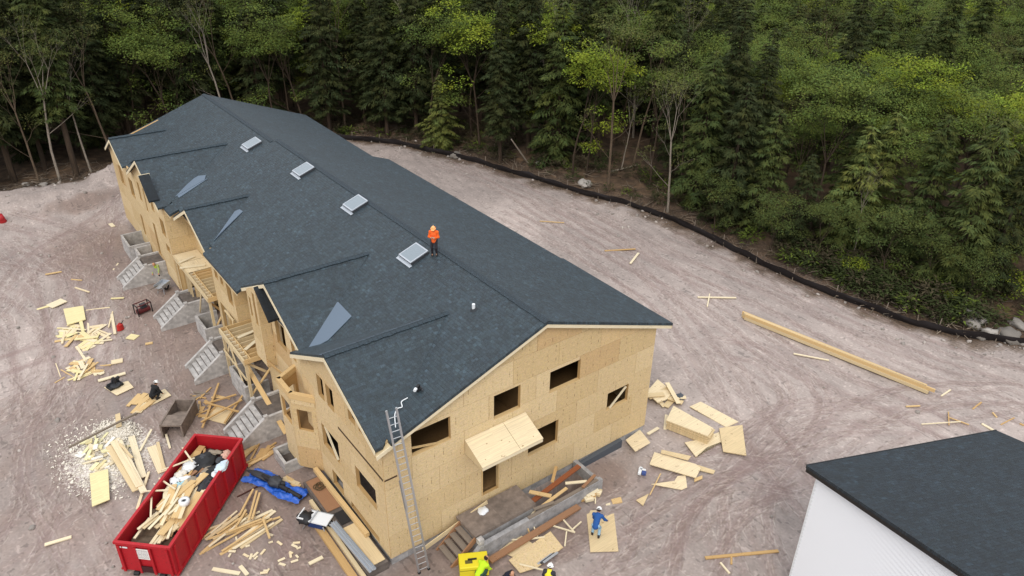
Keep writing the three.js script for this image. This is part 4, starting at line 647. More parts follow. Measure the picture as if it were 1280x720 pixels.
// yellow box and its neighbours at the lower edge
{ const p = G(592, 712), t = thing('yellow_tool_box', 'bright yellow tool box at the lower edge of the site', 'tool box', [p.x, GY, p.z], -0.5); const y = std({ color: 0xd9c928, roughness: 0.5 }); mesh('case', new THREE.ExtrudeGeometry(new THREE.Shape([new THREE.Vector2(-0.55, -0.35), new THREE.Vector2(0.55, -0.35), new THREE.Vector2(0.55, 0.35), new THREE.Vector2(-0.55, 0.35)]), { depth: 0.5, bevelSize: 0.04, bevelThickness: 0.04, bevelSegments: 2 }).rotateX(-PI / 2).translate(0, 0.05, 0), y, t); mesh('lid_seam', bx(1.2, 0.03, 0.8, 0, 0.42, 0), std({ color: 0x8a7f16 }), t); mesh('handle', bx(0.36, 0.05, 0.06, -0.05, 0.62, 0), black, t); mesh('label', bx(0.3, 0.006, 0.18, -0.2, 0.594, 0.1), std({ color: 0x5a5320 }), t); }
// ---- the ledge at the near front corner: plank decking over the footing
{
  const t = thing('plank_ledge', 'low plank walkway over the footing at the near front corner', 'walkway');
  mesh('footing', bx(0.95, 0.5, 6.3, -0.62, GY + 0.15, -3.1), concDark, t);
  const m1 = plyPale[1]; mesh('deck_sheet', bx(0.78, 0.03, 2.3, -0.62, 0.03, -5.0), woodBrown, t); mesh('deck_sheet', bx(0.75, 0.03, 2.5, -0.58, 0.035, -1.35), m1, t);
  mesh('well_shade_sheet', bx(0.5, 0.02, 0.8, -0.58, 0.035, -3.2), black, t);  // flat black sheet paints the shade inside the well
  mesh('edge_board', bx(0.16, 0.22, 6.0, -1.22, GY + 0.12, -2.2), wood[0], t);
  mesh('edge_board', bx(0.3, 0.16, 5.0, -1.55, GY + 0.06, -1.6), wood[2], t);
}
{ const m = single('long_beam', bx(0.2, 0.2, 5.0), wood[1], 'long yellow beam resting on the plank walkway against the front wall', 'beam'); m.position.set(-0.3, 0.17, -4.05); m.rotation.y = 0.02; }
{ const g = thing('rain_gutter', 'shiny metal gutter lengths stacked along the plank walkway', 'gutter', [-1.02, 0.1, -1.45], 0.06); for (let k = 0; k < 3; k++) { const s = new THREE.Shape(); s.moveTo(-0.06, 0.07); s.lineTo(-0.06, 0); s.lineTo(0.05, 0); s.lineTo(0.065, 0.07); s.lineTo(0.058, 0.07); s.lineTo(0.045, 0.006); s.lineTo(-0.054, 0.006); s.lineTo(-0.054, 0.07); s.closePath(); mesh('gutter_length', new THREE.ExtrudeGeometry(s, { depth: 3.3, bevelEnabled: false }).translate(k * 0.1 - 0.1, k === 1 ? 0.03 : 0, -1.65), galv, g); } }
{ const t = thing('cable_coil', 'coil of brown cable on the far end of the plank walkway', 'cable coil', [-0.62, 0.06, -5.55]); for (let k = 0; k < 4; k++) { const m = mesh('loop', new THREE.TorusGeometry(0.17 + 0.02 * (k % 2), 0.022, 6, 20), std({ color: 0x54432a }), t); m.rotation.x = PI / 2; m.position.set(k * 0.06 - 0.1, 0.02 * k, (k % 2) * 0.12); } }
// tarp with black bundle
{
  const a = G(313, 597), b = G(380, 625), c = a.clone().add(b).multiplyScalar(0.5), d = V().subVectors(b, a), L = d.length() * 1.05, g = new THREE.PlaneGeometry(L, 0.95, 60, 30).rotateX(-PI / 2), p = g.attributes.position;
  for (let i = 0; i < p.count; i++) { const x = p.getX(i), z = p.getZ(i), e = 1 + 0.35 * (fbm(x * 0.8 + 4, z + 1, 2) - 0.5); p.setXYZ(i, x + (vn(x * 3, z * 3) - 0.5) * 0.12, 0.03 + 0.5 * Math.pow(fbm(x * 3 + 3, z * 3 + 7, 3), 1.6) * (1 - Math.abs(z) * 0.8) + 0.08 * Math.abs(Math.sin(x * 4 + z * 7)), z * e + 0.12 * Math.sin(x * 2.1)); }
  g.computeVertexNormals();
  const ry = Math.atan2(-d.z, d.x), m = single('blue_tarp', g, new THREE.MeshStandardMaterial({ color: 0x1f58b8, roughness: 0.45, side: THREE.DoubleSide }), 'crumpled bright blue tarp on the ground beside the dumpster', 'tarp'); m.position.set(c.x, GY, c.z); m.rotation.y = ry;
  const t = thing('rolled_membrane', 'black rolled membrane lying on the blue tarp', 'roll', [c.x, GY + 0.2, c.z], ry); mesh('roll', rod(V(-0.9, 0.1, -0.1), V(1.6, 0.12, 0.18), 0.11, 0.1, 14), black, t); mesh('bundle', lump(0.42, 0.24, 0.3, 9), darkGrey, t).position.set(-0.05, 0.16, -0.05); mesh('flap', lump(0.75, 0.07, 0.16, 3), darkGrey, t).position.set(-0.9, 0.1, -0.1); mesh('tie', new THREE.TorusGeometry(0.12, 0.02, 6, 16).rotateY(PI / 2).translate(0.8, 0.11, 0.1), black, t);
  stick('steel_bar', [297, 622], [322, 609], 0.05, 0.05, std({ color: 0x4a2a22 }), 'thin dark rusty bar sticking out of the blue tarp', 'bar');
}
// jobsite table saw by the walkway
{
  const p = G(397, 658), t = thing('table_saw', 'white and blue jobsite machine tipped over by the plank walkway', 'machine', [p.x, GY, p.z], -0.92);
  const blue = std({ color: 0x1b3566, roughness: 0.5 });
  mesh('table', bx(1.0, 0.06, 0.62, 0.15, 0.52, 0.0), white, t); mesh('housing', bx(0.7, 0.34, 0.5, 0.05, 0.33, 0), blue, t); mesh('hood', lump(0.34, 0.24, 0.34, 12), black, t).position.set(-0.55, 0.42, 0.05); mesh('fence', bx(0.05, 0.07, 0.7, -0.1, 0.58, 0), galv, t); mesh('handle', [bx(0.05, 0.05, 0.62, -0.72, 0.6, 0), bx(0.3, 0.05, 0.05, -0.6, 0.6, 0.3)], white, t);
  for (const a of [-1, 1]) for (const b of [-1, 1]) mesh('leg', bar(V(a * 0.4, 0.3, b * 0.22), V(a * 0.55, 0.0, b * 0.32), 0.045), alu, t);
  mesh('motor', rod(V(0.5, 0.3, -0.1), V(0.85, 0.22, -0.05), 0.16, 0.15, 12), black, t); mesh('rail', bx(1.1, 0.04, 0.04, 0.1, 0.5, -0.36), galv, t);
}
scatter(7, 360, 605, 14, 7, { name: 'offcut', sizes: [[0.7, 0.22, 0.05], [0.5, 0.16, 0.05]], mats: [wood[0], wood[1]], label: 'yellow offcut between the blue tarp and the front wall', cat: 'offcut', group: 'offcuts between the tarp and the front wall' });
// studs heaped beside the dumpster
scatter(24, 300, 664, 34, 15, { name: 'stud', sizes: [[2.4, 0.09, 0.04], [1.9, 0.09, 0.04], [1.5, 0.09, 0.04], [2.1, 0.14, 0.04]], mats: [wood[0], wood[1], wood[3]], label: 'yellow stud in the loose heap right of the dumpster', cat: 'stud', group: 'studs heaped right of the dumpster', pile: 0.35, dir: 0.15, spread: 0.7, rock: 0.05 });
for (const [a, b] of [[[300, 650], [318, 616]], [[312, 656], [322, 618]], [[316, 655], [326, 620]], [[296, 664], [308, 644]], [[330, 654], [338, 678]]]) stick('stud', a, b, 0.09, 0.05, wood[1], 'yellow stud pointing up to the blue tarp from the heap', 'stud', 'studs at the top of the heap', 0.2);
for (const [a, b] of [[[266, 712], [300, 718]], [[386, 706], [404, 697]], [[56, 682], [90, 672]], [[300, 708], [310, 720]]]) stick('offcut', a, b, 0.16, 0.05, wood[3], 'single offcut on the ground near the lower edge', 'offcut', 'single offcuts near the lower edge');
scatter(26, 330, 690, 50, 26, { name: 'wood_chip', sizes: [[0.18, 0.08, 0.04], [0.3, 0.1, 0.03]], mats: [wood[3], plyPale[0]], label: 'small wood chip on the dirt right of the dumpster', cat: 'wood chip', group: 'wood chips right of the dumpster' });
// debris inside the dumpster
{
  for (let i = 0; i < 58; i++) { const w = i < 42, x = w ? rr(-2.6, 0.35) : rr(0.3, 2.6), L = [1.1, 1.6, 2.0, 0.8][i % 4], turn = w ? rr(-0.5, 0.35) : rr(-0.7, 0.5), zl = Math.max(0.05, 0.98 - Math.abs(Math.sin(turn)) * L / 2 - 0.12), z = rr(-zl, zl), y = 1.15 + 0.38 * Math.exp(-((x + 1.0) ** 2) * 0.35 - z * z) + R() * 0.22; const m = single('scrap_board', stickGeo(L, [0.1, 0.18, 0.3, 0.14][(i * 7) % 4], 0.04), [wood[3], plyPale[0], wood[1], wood[0]][i % 4], w ? 'pale scrap board heaped in the near half of the dumpster' : 'brownish scrap board among the trash in the dumpster far half', 'scrap board', w ? 'scrap boards in the dumpster near half' : 'scrap boards in the dumpster far half'); if (!w) m.material = i % 2 ? woodBrown : wood[2]; m.position.copy(toDump(x, y, z)); m.rotation.set(rr(-0.16, 0.16), DR + turn, rr(-0.14, 0.14), 'YXZ'); }
  const bags = [[1.9, 1.25, -0.2, 1.0, 0.3, 0.55, black, 'large black plastic bag at the far end of the dumpster'], [0.75, 1.3, 0.45, 0.7, 0.22, 0.45, darkGrey, 'dark grey bag by the side wall of the dumpster'], [0.5, 1.35, 0.1, 0.85, 0.16, 0.3, std({ color: 0x1d3b5c, roughness: 0.5 }), 'dark blue plastic sheet crumpled across the dumpster middle'], [1.3, 1.38, 0.6, 0.5, 0.2, 0.35, black, 'smaller black bag against the dumpster right wall'], [0.2, 1.42, -0.5, 0.45, 0.12, 0.2, std({ color: 0xa9d2dd, roughness: 0.5 }), 'pale blue plastic wrap in the dumpster middle'], [1.4, 1.72, 1.05, 0.36, 0.12, 0.22, std({ color: 0xc4d6e2 }), 'pale bag hanging over the dumpster right rim'], [1.5, 1.45, -0.55, 0.36, 0.16, 0.28, white, 'white bag among trash in the dumpster far half'], [0.95, 1.45, -0.7, 0.3, 0.12, 0.2, std({ color: 0xd6d2c8 }), 'off white bag near the dumpster left wall'], [2.4, 1.5, 0.75, 0.25, 0.14, 0.2, std({ color: 0xc7a08e }), 'pinkish bag at the far right corner of the dumpster'], [0.0, 1.35, -0.6, 0.5, 0.18, 0.3, std({ color: 0xe2d9b8 }), 'cream foam lump in the dumpster middle']];
  bags.forEach(([x, y, z, a, b, c, m, label], i) => { const o = single('trash_bag', lump(a, b, c, 30 + i * 3, 4, 3.2), m, label, 'bag'); o.position.copy(toDump(x, y, z)); o.rotation.y = DR + rr(-0.5, 0.5); });
  for (let k = 0; k < 12; k++) { const o = single('trash_bag', lump(0.2 + 0.05 * (k % 4), 0.1, 0.16 + 0.04 * (k % 3), 90 + k * 5, 3, 3), [black, darkGrey, white, std({ color: 0x8a7f70 })][k % 4], ['small black scrap of plastic among the trash in the dumpster', 'small dark grey wad among the trash in the dumpster', 'small white wad among the trash in the dumpster', 'small brown paper wad among the trash in the dumpster'][k % 4], 'trash', ['black plastic scraps in the dumpster', 'dark wads in the dumpster', 'white wads in the dumpster', 'brown wads in the dumpster'][k % 4]); o.position.copy(toDump(rr(0.2, 2.7), 1.4 + R() * 0.15, rr(-0.8, 0.8))); o.rotation.y = R() * 6; }
  const p = toDump(-0.85, 1.75, 0.5), t = thing('paper_roll', 'white cardboard roll with dark core standing in the dumpster', 'roll', p.toArray()); mesh('roll', new THREE.LatheGeometry([new THREE.Vector2(0.09, -0.1), new THREE.Vector2(0.22, -0.1), new THREE.Vector2(0.22, 0.1), new THREE.Vector2(0.09, 0.1), new THREE.Vector2(0.09, -0.1)], 20), white, t); mesh('core', new THREE.CylinderGeometry(0.088, 0.088, 0.12, 16), black, t);
  function bedGeo() { const g = new THREE.PlaneGeometry(6.3, 2.1, 80, 30).rotateX(-PI / 2), p = g.attributes.position; for (let i = 0; i < p.count; i++) { const x = p.getX(i), z = p.getZ(i); p.setY(i, (Math.abs(x) > 3.1 || Math.abs(z) > 1.02 ? -0.5 : 0) + 0.34 * fbm(x * 2.2 + 9, z * 2.2 + 4, 4) + 0.2 * vn(x * 5, z * 5 + 2)); } g.computeVertexNormals(); return g; }
  const bed = single('debris_bed', bedGeo(), std({ color: 0x5c4d3d }), 'dusty bed of mixed debris filling the dumpster', 'debris'); bed.position.copy(toDump(0, 0.86, 0)); bed.rotation.y = DR;
  for (let k = 0; k < 5; k++) { const m = single('rim_stick', stickGeo(1.4, 0.07, 0.04), wood[3], 'thin stick poking out over the dumpster left rim', 'stick', 'sticks over the dumpster rim'); m.position.copy(toDump([-1.2, -0.3, 0.1, 1.3, 1.9][k], 1.64 + 0.03 * k, -0.8 - 0.1 * (k % 2))); m.rotation.set(0.1, DR + [0.5, 1.9, 1.0, 2.4, 0.8][k], [-0.08, 0.1, -0.15, 0.06, -0.1][k], 'YXZ'); }
}
// ---- heaps of offcuts left of the houses
const CUT = [wood[3], plyPale[0], foamYellow, wood[1]];
scatter(48, 104, 421, 27, 15, { name: 'offcut', sizes: [[0.9, 0.28, 0.03], [1.3, 0.2, 0.03], [0.6, 0.35, 0.03], [1.5, 0.12, 0.04]], mats: CUT, label: 'cream offcut in the heap below the square foam board', cat: 'offcut', group: 'offcuts heaped below the square foam board', pile: 0.3 });
flat('foam_board', [[79, 386], [104, 382], [107, 399], [84, 406]], 0.05, foamYellow, 'square cream foam board lying above the offcut heap', 'foam board', null, 0.16);
scatter(26, 106, 464, 18, 12, { name: 'offcut', sizes: [[0.9, 0.24, 0.03], [0.7, 0.16, 0.03], [1.2, 0.12, 0.04]], mats: CUT, label: 'cream offcut in the small heap near the black mitre saw', cat: 'offcut', group: 'offcuts heaped near the black mitre saw', pile: 0.2 });
for (const [a, b, w] of [[[122, 477], [158, 467], 0.22], [[96, 434], [120, 470], 0.14], [[72, 411], [92, 411], 0.08], [[108, 389], [137, 385], 0.12], [[140, 394], [144, 418], 0.16], [[141, 390], [136, 410], 0.08], [[110, 393], [111, 420], 0.12], [[139, 454], [154, 451], 0.42], [[126, 458], [138, 457], 0.08], [[160, 421], [172, 423], 0.5], [[181, 431], [192, 429], 0.2], [[46, 388], [72, 380], 0.2], [[62, 384], [80, 376], 0.7], [[138, 374], [156, 373], 0.14], [[56, 344], [78, 340], 0.14], [[94, 360], [112, 366], 0.1], [[138, 280], [142, 284], 0.3], [[90, 350], [102, 351], 0.08], [[70, 455], [76, 472], 0.05], [[76, 463], [92, 472], 0.06], [[68, 480], [82, 472], 0.06], [[142, 338], [148, 330], 0.1]]) stick('offcut', a, b, w, 0.05, CUT[(R() * 4) | 0], 'cream offcut lying singly on the ground left of the row', 'offcut', 'single offcuts on the ground left of the row');
scatter(14, 178, 504, 14, 9, { name: 'offcut', sizes: [[1.1, 0.2, 0.04], [0.8, 0.3, 0.04]], mats: [wood[1], wood[0], plyPale[1]], label: 'tan offcut below the crouching worker in black', cat: 'offcut', group: 'offcuts below the crouching worker', dir: 0.7, spread: 0.7, pile: 0.15 });
flat('plywood_offcut', [[179, 497], [206, 486], [214, 494], [188, 507]], 0.03, plyPale[0], 'pale plywood sheet under the crouching worker in black', 'plywood sheet');
flat('plywood_offcut', [[130, 484], [160, 476], [167, 484], [146, 494]], 0.03, plyPale[0], 'pale plywood sheet under the black mitre saw', 'plywood sheet');
{ const p = G(144, 484), t = thing('mitre_saw', 'black mitre saw on a plywood sheet left of the stoops', 'saw', [p.x, GY + 0.06, p.z], 0.3); mesh('base', bx(0.75, 0.12, 0.5, 0, 0.06, 0), black, t); mesh('turntable', new THREE.CylinderGeometry(0.24, 0.26, 0.05, 18).translate(0, 0.14, 0.1), darkGrey, t); mesh('blade_guard', new THREE.CylinderGeometry(0.19, 0.19, 0.09, 18).rotateZ(PI / 2).translate(0.02, 0.42, 0.05), black, t); mesh('motor', rod(V(0.06, 0.42, 0.05), V(0.32, 0.46, 0.02), 0.09, 0.09, 10), black, t); mesh('arm', bar(V(0, 0.12, -0.25), V(0, 0.46, -0.05), 0.1), darkGrey, t); mesh('fence', bx(0.7, 0.12, 0.04, 0, 0.2, -0.12), darkGrey, t); mesh('handle', bar(V(0.02, 0.55, 0.1), V(0.02, 0.66, 0.28), 0.05), black, t); }
{ const p = G(151, 412), t = thing('gas_can', 'small red fuel can standing on the ground', 'fuel can', [p.x, GY, p.z], 0.5); const rd = std({ color: 0xb3241d, roughness: 0.45 }); mesh('body', new THREE.CylinderGeometry(0.17, 0.2, 0.34, 14).scale(1.2, 1, 0.8).translate(0, 0.18, 0), rd, t); mesh('handle', new THREE.TorusGeometry(0.1, 0.025, 6, 14, PI).translate(0, 0.36, 0), rd, t); mesh('spout', rod(V(0.12, 0.34, 0), V(0.32, 0.5, 0), 0.03, 0.02, 8), black, t); }
{ const p = G(180, 391), t = thing('air_compressor', 'dark red compressor box on the ground beside the third stoop', 'compressor', [p.x, GY, p.z], 0.25); const rd = std({ color: 0x5a1c1e, roughness: 0.5 }); mesh('tank', rod(V(-0.4, 0.22, 0), V(0.4, 0.22, 0), 0.18, 0.18, 16), rd, t); for (const a of [-0.45, 0.45]) mesh('frame', [bar(V(a, 0, -0.25), V(a, 0.7, -0.25), 0.05), bar(V(a, 0, 0.25), V(a, 0.7, 0.25), 0.05), bar(V(a, 0.7, -0.27), V(a, 0.7, 0.27), 0.05)], black, t); mesh('top_bar', [bar(V(-0.45, 0.7, 0.25), V(0.45, 0.7, 0.25), 0.05), bar(V(-0.45, 0.7, -0.25), V(0.45, 0.7, -0.25), 0.05)], rd, t); mesh('pump', bx(0.35, 0.26, 0.28, 0.05, 0.52, 0), darkGrey, t); }
{ const p = G(205, 365), t = thing('hand_cart', 'small grey cart with a dark wheel beside the far stoop', 'cart', [p.x, GY, p.z], 0.7); mesh('tray', [bx(0.9, 0.04, 0.6, 0, 0.5, 0), bx(0.9, 0.22, 0.03, 0, 0.6, 0.3), bx(0.9, 0.22, 0.03, 0, 0.6, -0.3), bx(0.03, 0.22, 0.58, 0.44, 0.6, 0)], galv, t); mesh('wheel', new THREE.TorusGeometry(0.2, 0.06, 8, 20).translate(0.35, 0.26, 0.0), black, t); for (const s of [-1, 1]) { mesh('handle', bar(V(-0.9, 0.62, s * 0.25), V(0.3, 0.44, s * 0.22), 0.04), woodGrey, t); mesh('leg', bar(V(-0.2, 0.48, s * 0.2), V(-0.3, 0, s * 0.24), 0.035), galv, t); } }
{ const p = G(213, 408), t = thing('plastic_bag', 'pale blue plastic bag beside the third stoop', 'bag', [p.x, GY, p.z]); mesh('body', lump(0.28, 0.2, 0.24, 41), std({ color: 0xb9cfdb, roughness: 0.4 }), t).position.y = 0.15; }
{ const p = G(6, 281), t = thing('red_barrel', 'red drum lying at the far left edge of the site', 'drum', [p.x, GY, p.z], 0.4); mesh('drum', new THREE.LatheGeometry([[0, 0], [0.28, 0], [0.29, 0.3], [0.31, 0.32], [0.29, 0.34], [0.29, 0.6], [0.31, 0.62], [0.29, 0.64], [0.28, 0.9], [0, 0.9]].map(([a, b]) => new THREE.Vector2(a, b)), 18).rotateZ(0.25), std({ color: 0xa51c22, roughness: 0.5 }), t); }
// big spread of foam boards and planks by the dumpster
flat('foam_board', [[112, 592], [135, 586], [137, 624], [115, 633]], 0.04, foamYellow, 'large upright foam board at the left of the white debris spread', 'foam board', null, 0.1);
for (const [a, b, w, y] of [[[138, 562], [172, 618], 0.34, 0.2], [[144, 558], [176, 614], 0.3, 0.28], [[150, 556], [182, 622], 0.28, 0.24], [[165, 548], [180, 600], 0.3, 0.1], [[190, 560], [204, 592], 0.42, 0.06], [[198, 556], [206, 590], 0.14, 0.12], [[172, 640], [187, 592], 0.12, 0.1], [[152, 562], [168, 580], 0.1, 0.34], [[176, 566], [190, 540], 0.1, 0.1], [[208, 545], [213, 562], 0.1, 0.05]]) stick('long_board', a, b, w, 0.04, [wood[3], plyPale[0], plyPale[1]][(R() * 3) | 0], 'long pale board in the spread left of the dumpster', 'board', 'long boards in the spread left of the dumpster', y);
{ const m = stick('grey_pole', [88, 569], [174, 525], 0.09, 0.09, woodGrey, 'long grey pole lying over the white debris spread', 'pole', null, 0.4); }
flat('foam_board', [[144, 518], [150, 516], [152, 532], [145, 534]], 0.04, plyPale[1], 'small tan board at the top of the white debris spread', 'board', null, 0.2);
scatter(46, 128, 566, 32, 22, { name: 'foam_scrap', sizes: [[0.7, 0.14, 0.04], [0.5, 0.2, 0.05], [0.9, 0.08, 0.04], [0.35, 0.3, 0.06]], mats: [foamYellow, std({ color: 0xe2dcae }), std({ color: 0xe3e0d8 }), wood[3]], label: 'pale foam scrap in the white debris spread left of the dumpster', cat: 'foam scrap', group: 'foam scraps in the white debris spread', pile: 0.35, rock: 0.5 });
{   // white insulation fluff nobody could count
  const g = bx(0.085, 0.02, 0.05), n = 9000, im = new THREE.InstancedMesh(g, std({ color: 0xd9d3c6, roughness: 0.95 }), n), m = new THREE.Matrix4();
  for (let i = 0; i < n; i++) { const u = R(), q = Math.sqrt(-Math.log(1 - R() * 0.97)), a = R() * 6.28, big = i < 5200; let px = (big ? 146 : 130) + Math.cos(a) * q * (big ? 17 : 42), py = (big ? 541 : 574) + Math.sin(a) * q * (big ? 10 : 30); const p = G(px, py), s = 0.3 + R() * R() * R() * 2.2; m.compose(V(p.x, hgt(p.x, p.z, -1) + 0.02 + (big ? R() * 0.14 : 0), p.z), new THREE.Quaternion().setFromEuler(new THREE.Euler((R() - 0.5) * 1.2, R() * 6, (R() - 0.5) * 1.2)), V(s * (0.5 + R()), s, s * (0.5 + R()))); im.setMatrixAt(i, m); }
  im.name = 'insulation_fluff'; tag(im, 'white insulation fluff spread over the ground left of the dumpster', 'insulation', null, 'stuff'); scene.add(im);
}
// crossed studs and a sheet between two stoops
for (const [a, b] of [[[258, 510], [296, 498]], [[254, 538], [274, 483]], [[256, 508], [300, 520]], [[252, 534], [304, 505]], [[282, 532], [308, 492]]]) stick('stud', a, b, 0.1, 0.06, wood[2], 'crossed stud lying between the two nearest stoops', 'stud', 'crossed studs between the two nearest stoops', 0.1 + R() * 0.15);
flat('plywood_offcut', [[252, 522], [268, 508], [294, 514], [282, 530]], 0.03, plyPale[1], 'tan plywood sheet between the two nearest stoops', 'plywood sheet');
scatter(16, 262, 500, 26, 22, { name: 'offcut', sizes: [[0.7, 0.12, 0.04], [0.5, 0.2, 0.04], [1.0, 0.08, 0.04]], mats: [wood[2], woodGrey, wood[1]], label: 'brownish offcut on the ground between the stoops', cat: 'offcut', group: 'offcuts between the stoops' });
scatter(14, 322, 566, 22, 10, { name: 'offcut', sizes: [[1.2, 0.1, 0.05], [0.9, 0.2, 0.05], [1.6, 0.09, 0.05]], mats: [wood[2], wood[1]], label: 'tan offcut between dumpster and square window well', cat: 'offcut', group: 'offcuts between dumpster and square window well', dir: 0.5, spread: 0.8 });
{ const m = single('leaning_plank', bar(V(-0.55, 2.15, -16.2), V(-0.5, 0.3, -9.6), 0.24, 0.05), wood[1], 'long yellow plank leaning down from the nearer balcony deck', 'plank'); }
// boulders along the fence, pebbles and rubble
const stone = [std({ color: 0x8f8a84, roughness: 0.95 }), std({ color: 0x75706a, roughness: 0.95 }), std({ color: 0xa7a29c, roughness: 0.95 })];
[[1211, 405, 0.75, 'flat pale boulder behind the fence at the right edge'], [1259, 423, 0.7, 'rounded pale boulder beside the fence at the right edge'], [1240, 420, 0.45, 'small dark boulder between two pale boulders at the right'], [1270, 410, 0.5, 'grey boulder farthest right behind the fence'], [1225, 421, 0.35, 'mossy grey boulder left of the small dark boulder'], [731, 234, 0.6, 'flat tan boulder behind the middle of the fence'], [675, 212, 0.4, 'small boulder near the leaning dead pole'], [570, 196, 0.5, 'white chalky rock against the fence bend'], [34, 237, 0.35, 'pale stone at the forest edge on the far left'], [57, 239, 0.3, 'small pale stone right of the far left stone']].forEach(([px, py, s, label], i) => { const p = G(px, py), o = single('boulder', lump(s * 1.3, s * 0.6, s, 60 + i * 2, 3, 1.6), stone[i % 3], label, 'boulder'); o.position.set(p.x, hgt(p.x, p.z, outside(p.x, p.z)) + s * 0.2, p.z); o.rotation.y = R() * 6; });
{
  const g = lump(0.085, 0.05, 0.07, 8, 1, 4).toNonIndexed(), n = 1100, im = new THREE.InstancedMesh(g, std({ color: 0xffffff, roughness: 0.95 }), n), m = new THREE.Matrix4(), c = new THREE.Color();
  for (let i = 0; i < n; i++) { let x, z; if (i < 520) { const p = edgePts[Math.min(259, (R() * 260) | 0)]; x = p.x - (R() ** 2) * 3; z = p.z + (R() ** 2) * 3 - 0.5; } else if (i < 760) { const q = mounds[(R() * mounds.length) | 0]; x = q[0] + rr(-1, 1) * q[2] * 1.2; z = q[1] + rr(-1, 1) * q[2] * 1.2; } else { x = rr(-14, 34); z = rr(-48, 12); if (inBuilding(x, z, 0.3)) { x = rr(-12, -3); } } const s = 0.25 + R() ** 4 * 1.9; m.compose(V(x, hgt(x, z, outside(x, z)) + 0.02, z), new THREE.Quaternion().setFromEuler(new THREE.Euler(R() * 6, R() * 6, R() * 6)), V(s, s, s)); im.setMatrixAt(i, m); const k = 0.24 + R() * R() * 0.26; im.setColorAt(i, c.setRGB(k, k * 0.9, k * 0.82)); }
  im.name = 'rubble_stones'; tag(im, 'small stones and rubble along the edge of the bare ground', 'rubble', null, 'stuff'); scene.add(im);
}
{   // brush and roots pushed back behind the fence
  const g = mg([rod(V(-0.6, 0, 0), V(0.1, 0.12, 0.1), 0.03, 0.022, 4), rod(V(0.1, 0.12, 0.1), V(0.7, 0.05, -0.05), 0.022, 0.01, 4), rod(V(0.1, 0.12, 0.1), V(0.4, 0.4, 0.25), 0.014, 0.006, 4)]), n = 1000, im = new THREE.InstancedMesh(g, std({ color: 0xffffff, roughness: 1 }), n), m = new THREE.Matrix4(), c = new THREE.Color();
  for (let i = 0; i < n; i++) { const p = edgePts[Math.min(258, (R() * 259) | 0)], q = edgePts[Math.min(259, edgePts.indexOf(p) + 1)], t = V().subVectors(q, p).normalize(), o = 0.4 + R() * R() * 7, x = p.x + t.z * o, z = p.z - t.x * o, s = 0.4 + R() * 1.0; m.compose(V(x, hgt(x, z, o) + 0.06, z), new THREE.Quaternion().setFromEuler(new THREE.Euler((R() - 0.5) * 0.6, R() * 6.3, (R() - 0.5) * 0.6)), V(s, s, s)); im.setMatrixAt(i, m); const k = 0.05 + R() * 0.2; im.setColorAt(i, c.setRGB(k, k * 0.8, k * 0.6)); }
  im.name = 'brush_debris'; tag(im, 'dead branches and roots strewn behind the silt fence', 'brush debris', null, 'stuff'); scene.add(im);
}

{   // undergrowth and overhanging green behind the fence, thickest on the right
  const r = mul(515), pp = [], cc = [];
  for (let i = 0; i < 70; i++) { const a = r() * 6.28, q = Math.sqrt(r()) * 0.55, o = V(Math.cos(a) * q, 0.1 + r() * 0.75 * (1 - q * 0.8), Math.sin(a) * q), d = V(Math.cos(a) + r() - 0.5, (r() - 0.35) * 0.9, Math.sin(a) + r() - 0.5).normalize(), s = V(-d.z, 0.3 * (r() - 0.5), d.x).normalize().multiplyScalar(0.035 + 0.03 * r()), e = o.clone().addScaledVector(d, 0.14 + 0.14 * r()); for (const v of [o.clone().add(s), o.clone().sub(s), e]) { pp.push(v.x, v.y, v.z); } const k = 0.75 + 0.5 * r(); for (let j = 0; j < 3; j++) cc.push(k, k, k); }
  const g = new THREE.BufferGeometry(); g.setAttribute('position', new THREE.Float32BufferAttribute(pp, 3)); g.setAttribute('color', new THREE.Float32BufferAttribute(cc, 3)); g.computeVertexNormals();
  const n = 1000, im = new THREE.InstancedMesh(g, new THREE.MeshPhysicalMaterial({ vertexColors: true, roughness: 0.9, specularIntensity: 0.3, side: THREE.DoubleSide }), n), m = new THREE.Matrix4(), c = new THREE.Color();
  for (let i = 0; i < n; i++) { const k = (170 + (i < 500 ? r() * 45 : -120 + r() * 200)) | 0, p = edgePts[Math.min(258, k)], q = edgePts[Math.min(259, k + 1)], t = V().subVectors(q, p).normalize(), o = 1.4 + r() * (i < 900 ? 7 : 12), x = p.x + t.z * o, z = p.z - t.x * o, s = 0.5 + r() * 1.3; m.compose(V(x, hgt(x, z, o) - 0.05, z), new THREE.Quaternion().setFromEuler(new THREE.Euler(0, r() * 6.3, 0)), V(s, s * (0.7 + 0.6 * r()), s)); im.setMatrixAt(i, m); const u = r(); im.setColorAt(i, u < 0.1 ? c.setRGB(0.11, 0.15, 0.025) : u < 0.55 ? c.setRGB(0.042, 0.056, 0.018) : c.setRGB(0.07, 0.058, 0.034)); }
  im.name = 'undergrowth'; tag(im, 'leafy undergrowth on the bank behind the silt fence', 'undergrowth', null, 'stuff'); scene.add(im);
}
